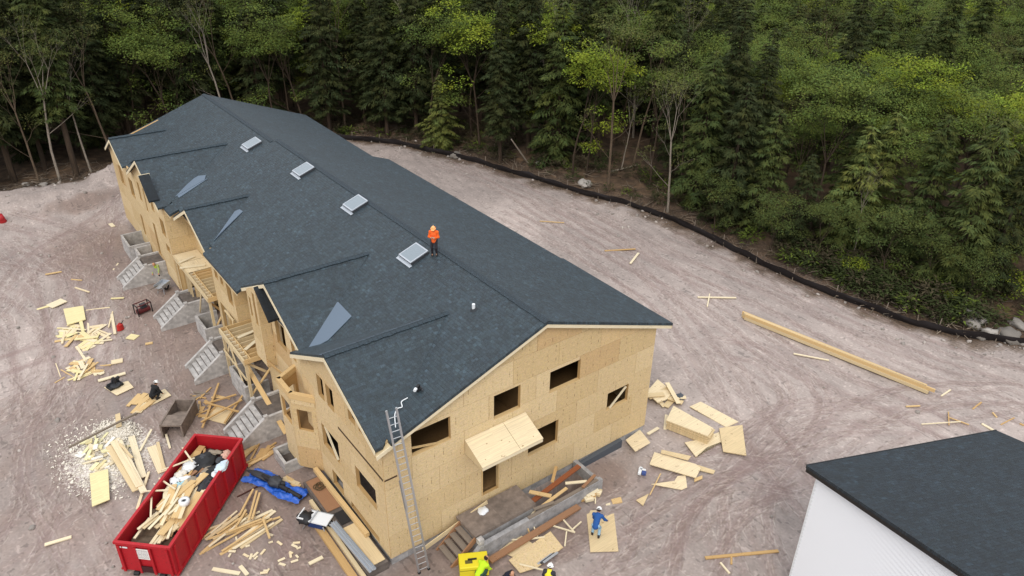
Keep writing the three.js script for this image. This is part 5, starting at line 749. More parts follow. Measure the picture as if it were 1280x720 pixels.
// ---------------------------------------------------------------- people
const sminf = (a, b, k) => { const h = Math.max(k - Math.abs(a - b), 0) / k; return Math.min(a, b) - h * h * k * 0.25; };
function capD(px, py, pz, A, B, ra, rb) { const bx0 = B.x - A.x, by = B.y - A.y, bz = B.z - A.z, ax = px - A.x, ay = py - A.y, az = pz - A.z, t = Math.max(0, Math.min(1, (ax * bx0 + ay * by + az * bz) / (bx0 * bx0 + by * by + bz * bz + 1e-9))); return Math.hypot(ax - bx0 * t, ay - by * t, az - bz * t) - (ra + (rb - ra) * t); }
function fieldMesh(bones, cell, k = 0.04, extra = null) {
  const mn = V(1e9, 1e9, 1e9), mx = V(-1e9, -1e9, -1e9); for (const [a, b, ra, rb] of bones) { const r = Math.max(ra, rb) + 0.05; for (const p of [a, b]) { mn.min(p.clone().subScalar(r)); mx.max(p.clone().addScalar(r)); } }
  const c = mn.clone().add(mx).multiplyScalar(0.5), size = Math.max(mx.x - mn.x, mx.y - mn.y, mx.z - mn.z) * 1.06, res = Math.min(120, Math.max(24, Math.ceil(size / cell))), mc = new MarchingCubes(res, new THREE.MeshStandardMaterial(), false, false, 90000);
  mc.isolation = 0; const h = size / 2, half = res / 2;
  for (let z = 0; z < res; z++) for (let y = 0; y < res; y++) for (let x = 0; x < res; x++) {
    const px = c.x + (x - half) / half * h, py = c.y + (y - half) / half * h, pz = c.z + (z - half) / half * h;
    let d = 1; if (px >= mn.x && px <= mx.x && py >= mn.y && py <= mx.y && pz >= mn.z && pz <= mx.z) for (const [a, b, ra, rb] of bones) d = sminf(d, capD(px, py, pz, a, b, ra, rb), k);
    mc.field[x + y * res + z * res * res] = -d;
  }
  mc.update();
  const pos = new Float32Array(mc.count * 3); for (let i = 0; i < mc.count; i++) { pos[i * 3] = c.x + mc.positionArray[i * 3] * h; pos[i * 3 + 1] = c.y + mc.positionArray[i * 3 + 1] * h; pos[i * 3 + 2] = c.z + mc.positionArray[i * 3 + 2] * h; }
  let g = new THREE.BufferGeometry(); g.setAttribute('position', new THREE.BufferAttribute(pos, 3)); g = mergeVertices(g, 1e-4); g.computeVertexNormals(); return g.toNonIndexed();
}
const skinM = std({ color: 0xb98a6c, roughness: 0.6 }), bootM = std({ color: 0x2a2320, roughness: 0.8 });
// pose: hip height, forward bend of the trunk, hands and feet as [x, y, z] for right and left; the figure faces +z
function person(label, pos, ry, o) {
  const t = thing('person', label, 'person', pos, ry); t.scale.setScalar(0.92); const hipY = o.hip ?? 0.94, bend = o.bend ?? 0.06, hz = o.hipZ ?? 0;
  const P = V(0, hipY, hz), dir = V(0, Math.cos(bend), Math.sin(bend)), fwd = V(0, -Math.sin(bend), Math.cos(bend));
  const on = (x, u, f) => P.clone().add(V(x, 0, 0)).addScaledVector(dir, u).addScaledVector(fwd, f);
  const chest = on(0, 0.36, 0), neck = on(0, 0.53, 0.0), hp = (o.headPitch ?? bend * 0.6), head = neck.clone().add(V(0, 0.15 * Math.cos(hp), 0.15 * Math.sin(hp) + 0.02));
  const joint = (a, b, l1, l2, hint) => { const d = V().subVectors(b, a), L = Math.min(d.length(), l1 + l2 - 0.01); d.normalize(); const u = (l1 * l1 - l2 * l2 + L * L) / (2 * L), hh = Math.sqrt(Math.max(0, l1 * l1 - u * u)), h2 = hint.clone().addScaledVector(d, -hint.dot(d)).normalize(); return [a.clone().addScaledVector(d, u).addScaledVector(h2, hh), a.clone().addScaledVector(d, L)]; };
  const skin = [[P, chest, 0.125, 0.13], [chest, on(0, 0.47, 0), 0.13, 0.09], [neck, head, 0.055, 0.06], [head.clone().add(V(0, -0.02, 0.015)), head.clone().add(V(0, 0.05, 0)), 0.085, 0.1], [head.clone().add(V(0, -0.04, 0.1)), head.clone().add(V(0, -0.02, 0.11)), 0.018, 0.012], [head.clone().add(V(0, -0.09, 0.055)), head.clone().add(V(0, -0.08, 0.07)), 0.035, 0.035]];
  for (const s of [-1, 1]) skin.push([head.clone().add(V(s * 0.098, -0.02, -0.01)), head.clone().add(V(s * 0.1, 0.015, -0.01)), 0.014, 0.018]);
  const coat = [[P.clone().addScaledVector(dir, -0.06), chest, 0.15, 0.155], [chest, on(0, 0.47, 0), 0.155, 0.12], [on(0, 0.47, 0), neck, 0.12, 0.075]], legs = [[P.clone().addScaledVector(dir, 0.05), P, 0.135, 0.145]], boots = [], hands = [];
  for (const [i, s] of [[0, -1], [1, 1]]) {
    const sh = on(s * 0.185, 0.46, 0), H = V(...o.hands[i]), [el, wr] = joint(sh, H, 0.3, 0.27, o.elbow ? V(...o.elbow[i]) : V(s * 0.6, -0.5, -0.8));
    skin.push([on(s * 0.1, 0.45, 0), sh, 0.085, 0.06], [sh, el, 0.05, 0.042], [el, wr, 0.042, 0.028]); coat.push([on(s * 0.08, 0.44, 0), sh, 0.12, 0.085], [sh, el, 0.078, 0.065], [el, wr.clone().lerp(el, 0.06), 0.065, 0.05]);
    const hd = V().subVectors(wr, el).normalize(), palmE = wr.clone().addScaledVector(hd, 0.09); skin.push([wr, palmE, 0.03, 0.036]);
    const across = V().crossVectors(hd, V(0, 0, 1)).normalize(), curl = V().crossVectors(across, hd).normalize();
    for (let f = 0; f < 4; f++) { const b0 = palmE.clone().addScaledVector(across, (f - 1.5) * 0.021), L = [0.062, 0.075, 0.07, 0.052][f], b1 = b0.clone().addScaledVector(hd, L * 0.6).addScaledVector(curl, L * 0.2), b2 = b1.clone().addScaledVector(hd, L * 0.3).addScaledVector(curl, L * 0.5); hands.push(rod(b0, b1, 0.0095, 0.009, 6), rod(b1, b2, 0.009, 0.007, 6)); }
    const th = wr.clone().addScaledVector(hd, 0.03).addScaledVector(across, 0.035 * -s); hands.push(rod(th, th.clone().addScaledVector(hd, 0.05).addScaledVector(across, -0.03 * s), 0.011, 0.008, 6));
    const hip = P.clone().add(V(s * 0.095, -0.03, 0)), F = V(...o.feet[i]), an = F.clone().add(V(0, 0.09, 0)), [kn, ank] = joint(hip, an, 0.44, 0.42, o.knee ? V(...o.knee[i]) : V(s * 0.1, 0, 1));
    skin.push([hip, kn, 0.08, 0.055], [kn, ank, 0.052, 0.036], [ank, F.clone().add(V(0, 0.04, 0.12)), 0.038, 0.03]); legs.push([hip, kn, 0.105, 0.078], [kn, ank, 0.075, 0.062]);
    const toe = o.toe ? V(...o.toe[i]) : V(s * 0.03, 0, 0.17); boots.push([F.clone().add(V(0, 0.14, 0)), F.clone().add(V(0, 0.06, -0.03)), 0.058, 0.052], [F.clone().add(V(0, 0.05, -0.03)), F.clone().add(V(0, 0.04, 0)).add(toe), 0.05, 0.04]);
  }
  const body = fieldMesh(skin, 0.018, 0.03); mesh('body', mg([body, ...hands]), skinM, t);
  mesh('jacket', fieldMesh(coat, 0.02, 0.05), o.coat, t); mesh('trousers', fieldMesh(legs, 0.02, 0.04), o.trousers, t);
  const bm = fieldMesh(boots, 0.02, 0.02); mesh('boots', bm, bootM, t);
  const eyeG = new THREE.SphereGeometry(0.011, 8, 6); mesh('eyes', [eyeG.clone().translate(head.x - 0.034, head.y + 0.004, head.z + 0.092), eyeG.clone().translate(head.x + 0.034, head.y + 0.004, head.z + 0.092)], black, t);
  mesh('hair', new THREE.SphereGeometry(0.104, 14, 10, 0, PI * 2, 0, PI * 0.55).rotateX(-0.5).translate(head.x, head.y + 0.045, head.z - 0.01), std({ color: 0x241b15, roughness: 0.9 }), t);
  if (o.hat) { const hg = new THREE.LatheGeometry([[0.0, 0.115], [0.05, 0.112], [0.09, 0.085], [0.115, 0.04], [0.122, 0], [0.15, -0.012], [0.148, -0.02], [0.116, -0.01]].map(([a, b]) => new THREE.Vector2(a, b)), 20), brim = bx(0.17, 0.012, 0.08, 0, -0.012, 0.15); const ridge = bx(0.03, 0.02, 0.2, 0, 0.108, 0); const m = mesh('hard_hat', mg([hg, brim, ridge]), o.hat, t); m.position.copy(head).add(V(0, 0.06 * Math.cos(hp), 0.06 * Math.sin(hp))); m.rotation.x = hp; }
  if (o.vest) { const b = coat.slice(0, 3).map(([a, c, ra, rb]) => [a, c, ra + 0.016, rb + 0.012]); mesh('vest', fieldMesh(b, 0.02, 0.05), o.vest, t); const y0 = on(0, 0.2, 0); mesh('reflective_band', new THREE.CylinderGeometry(0.174, 0.172, 0.05, 20, 1, true).rotateX(bend).translate(y0.x, y0.y, y0.z), std({ color: 0xd8d8c8, roughness: 0.3, side: THREE.DoubleSide }), t); }
  if (o.hood) { const hg = new THREE.SphereGeometry(0.14, 16, 12, 0, PI * 2, 0, PI * 0.7).rotateX(-0.75); mesh('hood', hg, new THREE.MeshStandardMaterial({ color: o.coat.color, roughness: 0.9, side: THREE.DoubleSide }), t).position.copy(head).add(V(0, 0.02, -0.02)); }
  return t;
}
const cloth = (c) => std({ color: c, roughness: 0.9 });
const faceCam = (p) => Math.atan2(CAM.pos.x - p.x, CAM.pos.z - p.z);
{
  const x = 7.2, z = -7.72, p = V(x, frontY(x, 0) + 0.01, z);
  person('person in orange hooded jacket and orange hard hat standing on the roof ridge', p.toArray(), faceCam(p) - 0.2, { coat: cloth(0xe8641c), trousers: cloth(0x231f26), hat: std({ color: 0xf0b070, roughness: 0.4 }), vest: cloth(0xf06a2a), hood: true, hands: [[-0.12, 1.16, 0.26], [0.1, 1.14, 0.26]], feet: [[-0.12, -0.02, 0], [0.13, 0.02, 0.03]], headPitch: 0.35 }).scale.setScalar(0.86);
}
{
  const p = G(744, 670, GY + 0.03);
  person('person in blue jacket and white hard hat bending over a plywood sheet', p.toArray(), faceCam(p) + PI - 0.15, { coat: cloth(0x1f4f8f), trousers: cloth(0x8fb0c4), hat: std({ color: 0xeceff0, roughness: 0.35 }), bend: 0.95, hip: 0.84, hipZ: -0.14, headPitch: 0.7, hands: [[-0.42, 0.62, 0.5], [0.1, 0.25, 0.62]], feet: [[-0.17, 0, -0.05], [0.15, 0, 0.05]] });
}
{
  const p = G(200, 347, 0.9 - 0.05); p.copy(atX(199, 345, -0.45));
  person('person in lime vest standing with head down by the farthest stoop', [-0.62, GY, -30.0], -0.5, { coat: cloth(0x9fb070), trousers: cloth(0x1d2a2c), vest: cloth(0xbfe23a), bend: 0.55, hip: 0.92, hipZ: -0.05, headPitch: 0.8, hands: [[-0.2, 0.75, 0.45], [0.22, 0.8, 0.42]], feet: [[-0.12, 0, 0], [0.13, 0, 0.12]] }).position.copy(G(199, 350, GY));
}
{
  const p = G(194, 499, GY + 0.05);
  person('person in black with white cap crouching on a plywood sheet', p.toArray(), faceCam(p) + 2.2, { coat: cloth(0x16181b), trousers: cloth(0x1b1d20), hat: std({ color: 0xe6e8e8, roughness: 0.4 }), bend: 0.7, hip: 0.42, hipZ: -0.12, headPitch: 0.5, hands: [[-0.2, 0.16, 0.42], [0.2, 0.14, 0.44]], feet: [[-0.15, 0, 0.02], [0.15, 0, -0.05]] });
}
{
  const p = G(601, 722); person('person in lime jacket crouching beside the yellow tool box', p.toArray(), faceCam(p) + 2.5, { coat: cloth(0xb6dc20), trousers: cloth(0x2c4a3c), bend: 0.9, hip: 0.4, hipZ: -0.14, headPitch: 0.9, hands: [[-0.2, 0.2, 0.5], [0.2, 0.25, 0.5]], feet: [[-0.15, 0, 0], [0.15, 0, 0.05]] });
}
{
  const p = G(632, 742); person('person in dark navy clothes and cap bending at the lower edge', p.toArray(), faceCam(p) + 0.9, { coat: cloth(0x12162a), trousers: cloth(0x9aa0b0), vest: undefined, bend: 0.5, hip: 0.9, hipZ: -0.06, headPitch: 0.8, hands: [[-0.2, 0.7, 0.5], [0.2, 0.8, 0.45]], feet: [[-0.13, 0, 0], [0.13, 0, 0.1]] });
}
{
  const p = G(684, 746); person('person in yellow vest and white hard hat at the lower edge', p.toArray(), faceCam(p) + 2.9, { coat: cloth(0x2a2c34), trousers: cloth(0x2a2c34), vest: cloth(0xe0d83a), hat: std({ color: 0xf0f1ef, roughness: 0.35 }), bend: 0.3, headPitch: 0.4, hands: [[-0.25, 0.8, 0.3], [0.2, 0.9, 0.35]], feet: [[-0.13, 0, 0], [0.13, 0, 0.1]] });
}

// ---------------------------------------------------------------- the wood
const leafMat = (c) => new THREE.MeshPhysicalMaterial({ color: 0xffffff, vertexColors: true, roughness: 0.9, specularIntensity: 0.25, side: THREE.DoubleSide });
const LM = leafMat();
const barkT = canvasTex(128, 256, (x, w, h) => { const r = mul(12); x.fillStyle = rgb(150, 140, 128); x.fillRect(0, 0, w, h); for (let i = 0; i < 500; i++) { const k = 0.55 + 0.7 * r(); x.fillStyle = rgb(140 * k, 130 * k, 116 * k, 0.4); x.fillRect(r() * w, r() * h, 2 + r() * 5, 6 + r() * 30); } });
const barkPale = std({ map: rep(barkT, 1, 1), roughness: 0.95 }), barkDark = std({ map: rep(barkT, 1, 1), color: 0x77695c, roughness: 0.95 }), barkMid = std({ map: rep(barkT, 1, 1), color: 0xae9f90, roughness: 0.95 });
class Leaves {
  constructor() { this.p = []; this.c = []; }
  // one narrow spray: a bent pair of triangles
  spray(o, d, n, L, W, col) {
    const s = V().crossVectors(d, n).normalize().multiplyScalar(W / 2), m = o.clone().addScaledVector(d, L * 0.45).addScaledVector(n, L * 0.08), e = o.clone().addScaledVector(d, L).addScaledVector(n, -L * 0.1), a = m.clone().add(s), b = m.clone().sub(s);
    for (const q of this.one ? [o.clone().add(s), o.clone().sub(s), e] : [o, a, b, a, e, b]) { this.p.push(q.x, q.y, q.z); this.c.push(col[0], col[1], col[2]); }
  }
  build() { const g = new THREE.BufferGeometry(); g.setAttribute('position', new THREE.Float32BufferAttribute(this.p, 3)); g.setAttribute('color', new THREE.Float32BufferAttribute(this.c, 3)); g.computeVertexNormals(); return g; }
}
const rdir = (r) => { const z = r() * 2 - 1, a = r() * 6.283, q = Math.sqrt(1 - z * z); return V(q * Math.cos(a), z, q * Math.sin(a)); };
const vary = (c, r, k = 0.3) => { const f = 1 - k + 2 * k * r(), h = (r() - 0.5) * 0.2; return [c[0] * f * (1 + h), c[1] * f, c[2] * f * (1 - h)]; };
const mgc = (list) => mg(list);
// hemlock or spruce of 1 unit = 1 m, height h
function conifer(seed, h, rad, base, col, dens = 1) {
  const r = mul(seed), lv = new Leaves(), tr = [], lean = V((r() - 0.5) * 0.03 * h, 0, (r() - 0.5) * 0.03 * h);
  tr.push(rod(V(0, -0.3, 0), V(lean.x * 0.5, h * 0.5, lean.z * 0.5), 0.012 * h + 0.03, 0.008 * h + 0.02, 7), rod(V(lean.x * 0.5, h * 0.5, lean.z * 0.5), V(lean.x, h * 0.985, lean.z), 0.008 * h + 0.02, 0.012, 6));
  const n = Math.round(h * 3.2);
  for (let i = 0; i < n; i++) {
    const t = i / (n - 1), y = h * (base + (0.985 - base) * t), R0 = rad * Math.pow(1 - t, 0.62) * (0.5 + 0.65 * r()) * Math.min(1, 0.55 + t * 2.2) + 0.15, nb = t > 0.9 ? 3 : 4 + (r() * 2 | 0), a0 = r() * 6.28;
    if (r() < 0.08 && t < 0.6) continue;
    for (let b = 0; b < nb; b++) {
      const a = a0 + b * 6.283 / nb + (r() - 0.5) * 0.7, L = R0 * (0.45 + 0.45 * r() + 0.4 * vn(a * 1.3 + seed, t * 6)), out = V(Math.cos(a), 0, Math.sin(a)), droop = 0.12 + 0.3 * (1 - t) + 0.1 * r(), O = V(lean.x * y / h, y, lean.z * y / h);
      const at = (q) => O.clone().addScaledVector(out, L * q).add(V(0, L * (0.18 * q - droop * q * q), 0));
      tr.push(rod(at(0), at(0.7), 0.012 + L * 0.008, 0.006, 3));
      const side = V(-out.z, 0, out.x), m = Math.max(4, Math.round(L * 15 * dens)); lv.one = true;
      const cc = vary(col, r, 0.22);
      // needle sprays fill the fan of the branch, hanging a little at its rim
      for (let k = 0; k < m * 2; k++) {
        const q = 0.1 + 0.9 * Math.sqrt((k + r()) / (m * 2)), half = (1.04 - q) * 0.55 * L * Math.min(1, q * 2.2) + 0.05, u = (r() * 2 - 1), p = at(q).addScaledVector(side, u * half).add(V(0, -0.28 * Math.abs(u) * half + (r() - 0.5) * 0.08, 0));
        const d = out.clone().multiplyScalar(0.5 + 0.5 * r()).addScaledVector(side, u * 1.1 + (r() - 0.5) * 0.7).add(V(0, -0.15 - 0.5 * r(), 0)).normalize(), nn = V((r() - 0.5) * 0.8, 1, (r() - 0.5) * 0.8).normalize();
        lv.spray(p, d, nn, 0.24 + 0.26 * r(), 0.1 + 0.08 * r(), vary(cc, r, 0.28));
      }
    }
  }
  return { trunk: mgc(tr), crown: lv.build() };
}
// broadleaf: forked limbs with leaf clumps of many small leaves at the twig ends
function broadleaf(seed, h, o) {
  const r = mul(seed), lv = new Leaves(), tr = [];
  const clump = (p, R0, n) => { const cc = vary(o.col, r, 0.2); for (let i = 0; i < n; i++) { const d = rdir(r); d.y *= 0.6; const q = p.clone().addScaledVector(d, R0 * Math.pow(r(), 0.5)); lv.spray(q, V(d.x + (r() - 0.5), (r() - 0.6) * 0.8, d.z + (r() - 0.5)).normalize(), V((r() - 0.5) * 0.9, 1, (r() - 0.5) * 0.9).normalize(), o.leaf * (0.7 + 0.7 * r()), o.leaf * (0.45 + 0.3 * r()), vary(cc, r, 0.28)); } };
  const grow = (p, d, L, rad, lev) => {
    let q = p.clone(), dd = d.clone(), r0 = rad; const seg = lev === 0 ? 5 : 2;
    for (let i = 0; i < seg; i++) {
      const e = q.clone().addScaledVector(dd, L / seg), r1 = r0 * (lev === 0 ? 0.88 : 0.75); tr.push(rod(q, e, r0, r1, lev === 0 ? 7 : lev === 1 ? 5 : 3)); q = e; r0 = r1;
      if (lev === 0 && i >= 1 && i < seg - 1 && r() < o.low) grow(q, V(dd.x + (r() - 0.5) * 2, 0.25 + 0.4 * r(), dd.z + (r() - 0.5) * 2).normalize(), h * (0.1 + 0.1 * r()), r0 * 0.4, 2);
      dd.add(V((r() - 0.5) * 0.22, lev > 0 ? 0.06 : 0, (r() - 0.5) * 0.22)).normalize();
    }
    if (lev >= o.depth) { if (r() < o.full) clump(q, o.clump * (0.7 + 0.6 * r()), o.n); return; }
    const kids = lev === 0 ? (o.kids || 5) : 3 + (r() < 0.4 ? 1 : 0);
    for (let k = 0; k < kids; k++) { const a = k * 6.283 / kids + r() * 1.2, sp = (lev === 0 ? 0.5 : 0.75) * o.spread, nd = dd.clone().add(V(Math.cos(a) * sp * (0.6 + 0.6 * r()), (r() - 0.35) * 0.4, Math.sin(a) * sp * (0.6 + 0.6 * r()))).normalize(); grow(q, nd, L * (lev === 0 ? o.limb : 0.68) * (0.75 + 0.5 * r()), r0 * 0.62, lev + 1); }
  };
  grow(V(0, -0.3, 0), V((r() - 0.5) * 0.16, 1, (r() - 0.5) * 0.16).normalize(), h * o.bole, 0.0075 * h + 0.02, 0);
  return { trunk: mgc(tr), crown: lv.build() };
}
const DARK = [0.034, 0.042, 0.015], DEEP = [0.053, 0.069, 0.02], OLIVE = [0.1, 0.112, 0.034], MIDG = [0.095, 0.13, 0.027], BRIGHT = [0.17, 0.22, 0.024], LIGHTC = [0.105, 0.125, 0.034];
const KIND = {
  hemlock: [[11, 19, 3.0, 0.2, DARK], [12, 20, 2.6, 0.28, DEEP], [13, 18, 3.2, 0.12, DARK]].map(([s, h, w, b, c]) => ({ h, ...conifer(s, h, w, b, c), bark: barkDark, n: 'hemlock_tree', cat: 'conifer' })),
  spruce: [[21, 13, 3.0, 0.03, DEEP], [22, 12, 2.8, 0.05, DARK], [23, 11, 3.1, 0.03, [0.062, 0.08, 0.024]]].map(([s, h, w, b, c]) => ({ h, ...conifer(s, h, w, b, c, 1.15), bark: barkDark, n: 'spruce_tree', cat: 'conifer' })),
  light: [[31, 10, 3.1, 0.04, LIGHTC]].map(([s, h, w, b, c]) => ({ h, ...conifer(s, h, w, b, c, 1.25), bark: barkDark, n: 'young_hemlock_tree', cat: 'conifer' })),
  sparse: [[41, 20], [42, 19], [43, 21]].map(([s, h]) => ({ h, ...broadleaf(s, h, { col: OLIVE, bole: 0.5, limb: 0.34, spread: 0.62, depth: 3, full: 0.9, clump: 0.8, n: 34, leaf: 0.15, low: 0.9, kids: 4 }), bark: barkMid, n: 'thin_tree', cat: 'tree' })),
  leafy: [[51, 18], [52, 17]].map(([s, h]) => ({ h, ...broadleaf(s, h, { col: MIDG, bole: 0.42, limb: 0.44, spread: 0.85, depth: 3, full: 1, clump: 1.0, n: 58, leaf: 0.21, low: 0.6 }), bark: barkDark, n: 'broadleaf_tree', cat: 'tree' })),
  bright: [[61, 16], [62, 15]].map(([s, h]) => ({ h, ...broadleaf(s, h, { col: BRIGHT, bole: 0.42, limb: 0.48, spread: 0.95, depth: 3, full: 1, clump: 0.9, n: 66, leaf: 0.23, low: 0.6 }), bark: barkDark, n: 'maple_tree', cat: 'tree' })),
  bare: [[71, 17], [72, 15]].map(([s, h]) => ({ h, ...broadleaf(s, h, { col: OLIVE, bole: 0.55, limb: 0.35, spread: 0.7, depth: 3, full: 0.22, clump: 0.5, n: 10, leaf: 0.15, low: 0.4 }), bark: barkPale, n: 'bare_tree', cat: 'tree' })),
  low: [[55, 9], [56, 8]].map(([s, h]) => ({ h, ...broadleaf(s, h, { col: [0.068, 0.088, 0.024], bole: 0.3, limb: 0.75, spread: 1.1, depth: 3, full: 1, clump: 0.8, n: 46, leaf: 0.15, low: 1 }), bark: barkDark, n: 'leafy_understory_tree', cat: 'tree' })),
  bush: [[81, 3.4]].map(([s, h]) => ({ h, ...broadleaf(s, h, { col: BRIGHT, bole: 0.2, limb: 1.5, spread: 1.3, depth: 2, full: 1, clump: 0.55, n: 34, leaf: 0.16, low: 0.9 }), bark: barkMid, n: 'bright_bush', cat: 'bush' })),
};
const LBL = {
  hemlock: 'tall dark hemlock with bare lower trunk standing in the wood', spruce: 'dense dark conifer with low branches in the wood behind the silt fence', light: 'lighter green young conifer at the forest edge', sparse: 'thin pale trunked tree with sparse olive leaves in the wood', leafy: 'mid green broadleaf tree in the wood', bright: 'yellow green broadleaf tree standing out in the wood', bare: 'nearly bare grey tree in the wood', bush: 'bright green bush at the forest edge',
};
let treeN = 0; const treeAt = [];
function tree(kind, v, x, z, H, ry, label, lean = [0, 0]) {
  const k = KIND[kind][v % KIND[kind].length], s = H / k.h, o = outside(x, z);
  const t = thing(k.n, label || LBL[kind], k.cat, [x, hgt(x, z, o) - 0.05, z], ry, label ? undefined : k.n.replace(/_/g, ' ') + 's in the wood');
  t.rotation.set(lean[0], ry, lean[1], 'YXZ'); t.scale.setScalar(s); mesh('trunk', k.trunk, k.bark, t); mesh('crown', k.crown, LM, t); treeN++; treeAt.push([x, z, H]); return t;
}
// trees that the photograph lets one pick out: kind, shape, foot in the picture, height, label
const KEY = [
  ['sparse', 0, 78, 236, 15, 'pale trunked sparse tree, widest trunk at the left behind the dirt mound', [0, 0.06]], ['sparse', 1, 52, 238, 13.5, 'slender pale tree just left of the widest trunk at the left'], ['hemlock', 0, 20, 232, 21, 'dark hemlock nearest the left edge of the wood'], ['sparse', 2, 146, 214, 15.5, 'pale leaning tree beside the far end of the row', [0, 0.1]], ['bare', 0, 116, 222, 12, 'thin bare sapling between two pale trunks at the left'],
  ['hemlock', 1, 98, 226, 20, 'dark hemlock behind the pale trunks at the left'], ['leafy', 0, 230, 196, 14.5, 'green broadleaf tree rising behind the far ridge end'], ['bare', 1, 290, 182, 15, 'forked bare tree rising behind the roof peak'], ['sparse', 0, 258, 186, 14, 'thin olive tree left of the forked bare tree'], ['leafy', 1, 345, 176, 15, 'green broadleaf tree behind the far roof corner'], ['sparse', 1, 432, 165, 17, 'pale trunked tree at the far right roof corner'], ['hemlock', 2, 475, 165, 13, 'dark conifer left of the straight pale trunk'],
  ['bare', 0, 519, 155, 17, 'straight pale tree standing alone behind the fence bend'], ['bright', 0, 500, 150, 9, 'small yellow green tree behind the straight pale trunk'], ['light', 0, 552, 188, 7.5, 'small light green conifer at the fence bend'], ['leafy', 0, 600, 192, 15.5, 'tall broadleaf tree with bright crown above the fence bend'], ['bright', 1, 590, 180, 15, 'yellow green tree crowning the wood above the fence bend'], ['hemlock', 1, 632, 190, 17, 'hemlock right of the tall bright crowned tree'], ['hemlock', 0, 660, 196, 18, 'dark hemlock above the leaning dead pole'], ['bright', 0, 682, 192, 14.5, 'yellow green tree high between dark hemlocks'], ['hemlock', 2, 720, 200, 16.5, 'dark hemlock behind the broken dead stub'], ['hemlock', 1, 746, 206, 18, 'dark hemlock right of the broken dead stub'],
  ['sparse', 2, 790, 218, 15, 'sparse olive tree before the dark conifers'], ['sparse', 1, 834, 268, 13.5, 'white trunked curved sparse tree right behind the silt fence', [0.02, -0.1]], ['leafy', 1, 812, 236, 14.5, 'olive broadleaf tree left of the white trunked curved tree'], ['bare', 1, 776, 218, 8, 'short bare grey tree leaning by the brush', [0, -0.25]], ['spruce', 0, 868, 262, 13, 'dark conifer right of the white trunked curved tree'], ['spruce', 1, 905, 285, 11.5, 'dark conifer with low branches near the silt fence middle'], ['spruce', 2, 945, 290, 9.5, 'conifer in front of a taller dark one near the fence middle'], ['hemlock', 2, 930, 262, 14.5, 'tallest dark conifer near the silt fence middle'],
  ['light', 0, 1052, 318, 9.6, 'broad light green conifer at the right behind the fence'], ['bare', 0, 1064, 330, 7, 'bare branching tree inside the broad light green conifer'], ['spruce', 1, 990, 315, 7.5, 'low dark conifer left of the broad light green conifer'], ['spruce', 0, 1130, 342, 11, 'dark conifer right of the broad light green conifer'], ['spruce', 2, 1180, 365, 11.5, 'large dark conifer leaning over the fence at the right'], ['spruce', 1, 1225, 372, 10, 'dark conifer near the boulders at the right edge'], ['bright', 0, 1255, 330, 11, 'brightest yellow green tree at the right edge of the wood'], ['bright', 1, 1218, 300, 12, 'yellow green tree second from the right edge'], ['bright', 0, 1120, 262, 12.5, 'yellow green tree above the broad light green conifer'], ['leafy', 0, 1000, 250, 13.5, 'mid green tree above the low dark conifers'],
  ['low', 0, 890, 300, 6.5, 'leafy low tree at the fence right of the white trunked curved tree'], ['low', 1, 962, 320, 6, 'leafy low tree leaning over the fence middle'], ['low', 0, 1020, 335, 6.5, 'leafy low tree left of the small bright bush'], ['low', 1, 1100, 360, 7, 'leafy low tree right of the small bright bush'], ['low', 0, 1150, 372, 6, 'leafy low tree left of the large dark leaning conifer'], ['low', 1, 1205, 384, 5.5, 'leafy low tree beside the smallest bright bush'], ['low', 0, 1290, 400, 7, 'leafy low tree cut by the right edge'], ['leafy', 0, 1075, 285, 12, 'mid green tree behind the broad light green conifer'], ['leafy', 1, 1170, 300, 12.5, 'mid green tree between the yellow green trees at the right'], ['bright', 1, 1290, 300, 12.5, 'yellow green tree cut by the right edge'], ['leafy', 1, 930, 240, 14, 'mid green tree over the tallest dark conifer'], ['leafy', 0, 870, 225, 14, 'olive green tree behind the white trunked curved tree'],
  ['bright', 0, 1240, 322, 13.5, 'tall yellow green tree crowning the right edge of the wood'], ['bright', 1, 1276, 316, 14.5, 'tallest yellow green tree at the right edge'],
  ['bush', 0, 1256, 385, 3.2, 'bright green bush by the boulders at the right edge'], ['bush', 0, 1066, 352, 2.0, 'small bright bush behind the fence under the light green conifer'], ['bush', 0, 1250, 318, 4.2, 'bright bush high at the right edge under the brightest tree'], ['bush', 0, 1180, 388, 1.4, 'smallest bright bush beside the fence at the right'],
];
for (const [k, v, px, py, H, label, lean] of KEY) { const p = G(px, py); let q = p, o = outside(p.x, p.z); if (o < 0.8) { const d = V(p.x - CAM.pos.x, 0, p.z - CAM.pos.z).normalize(); while (o < 0.8) { q = q.clone().addScaledVector(d, 0.4); o = outside(q.x, q.z); } } const t = tree(k, v, q.x, q.z, H, R() * 6.28, label, lean); if (/pale trunked sparse|^straight pale|^white/.test(label)) t.children[0].material = barkPale; }
// dead poles
{
  const A = G(660, 208), o = single('dead_pole', rod(V(0, 0, 0), V(-2.3, 2.9, 0.3), 0.1, 0.06, 7), barkPale, 'leaning dead pole behind the silt fence bend', 'dead tree'); o.position.set(A.x, hgt(A.x, A.z, 2), A.z);
  const B = G(692, 201), d = thing('dead_stub', 'broken grey dead trunk standing between dark hemlocks', 'dead tree', [B.x, hgt(B.x, B.z, 3), B.z]); mesh('trunk', rod(V(0, -0.2, 0), V(0.2, 5.2, 0.1), 0.15, 0.08, 7), barkPale, d); mesh('trunk', rod(V(0.4, -0.2, 0.1), V(0.5, 2.8, 0.2), 0.11, 0.06, 7), barkPale, d);
  const C = G(778, 218), e = single('dead_log', rod(V(-1.6, 0.15, 0), V(1.6, 0.3, 0.4), 0.1, 0.06, 7), barkPale, 'short fallen log behind the fence near the white trunked tree', 'log'); e.position.set(C.x, hgt(C.x, C.z, 3) + 0.1, C.z);
}
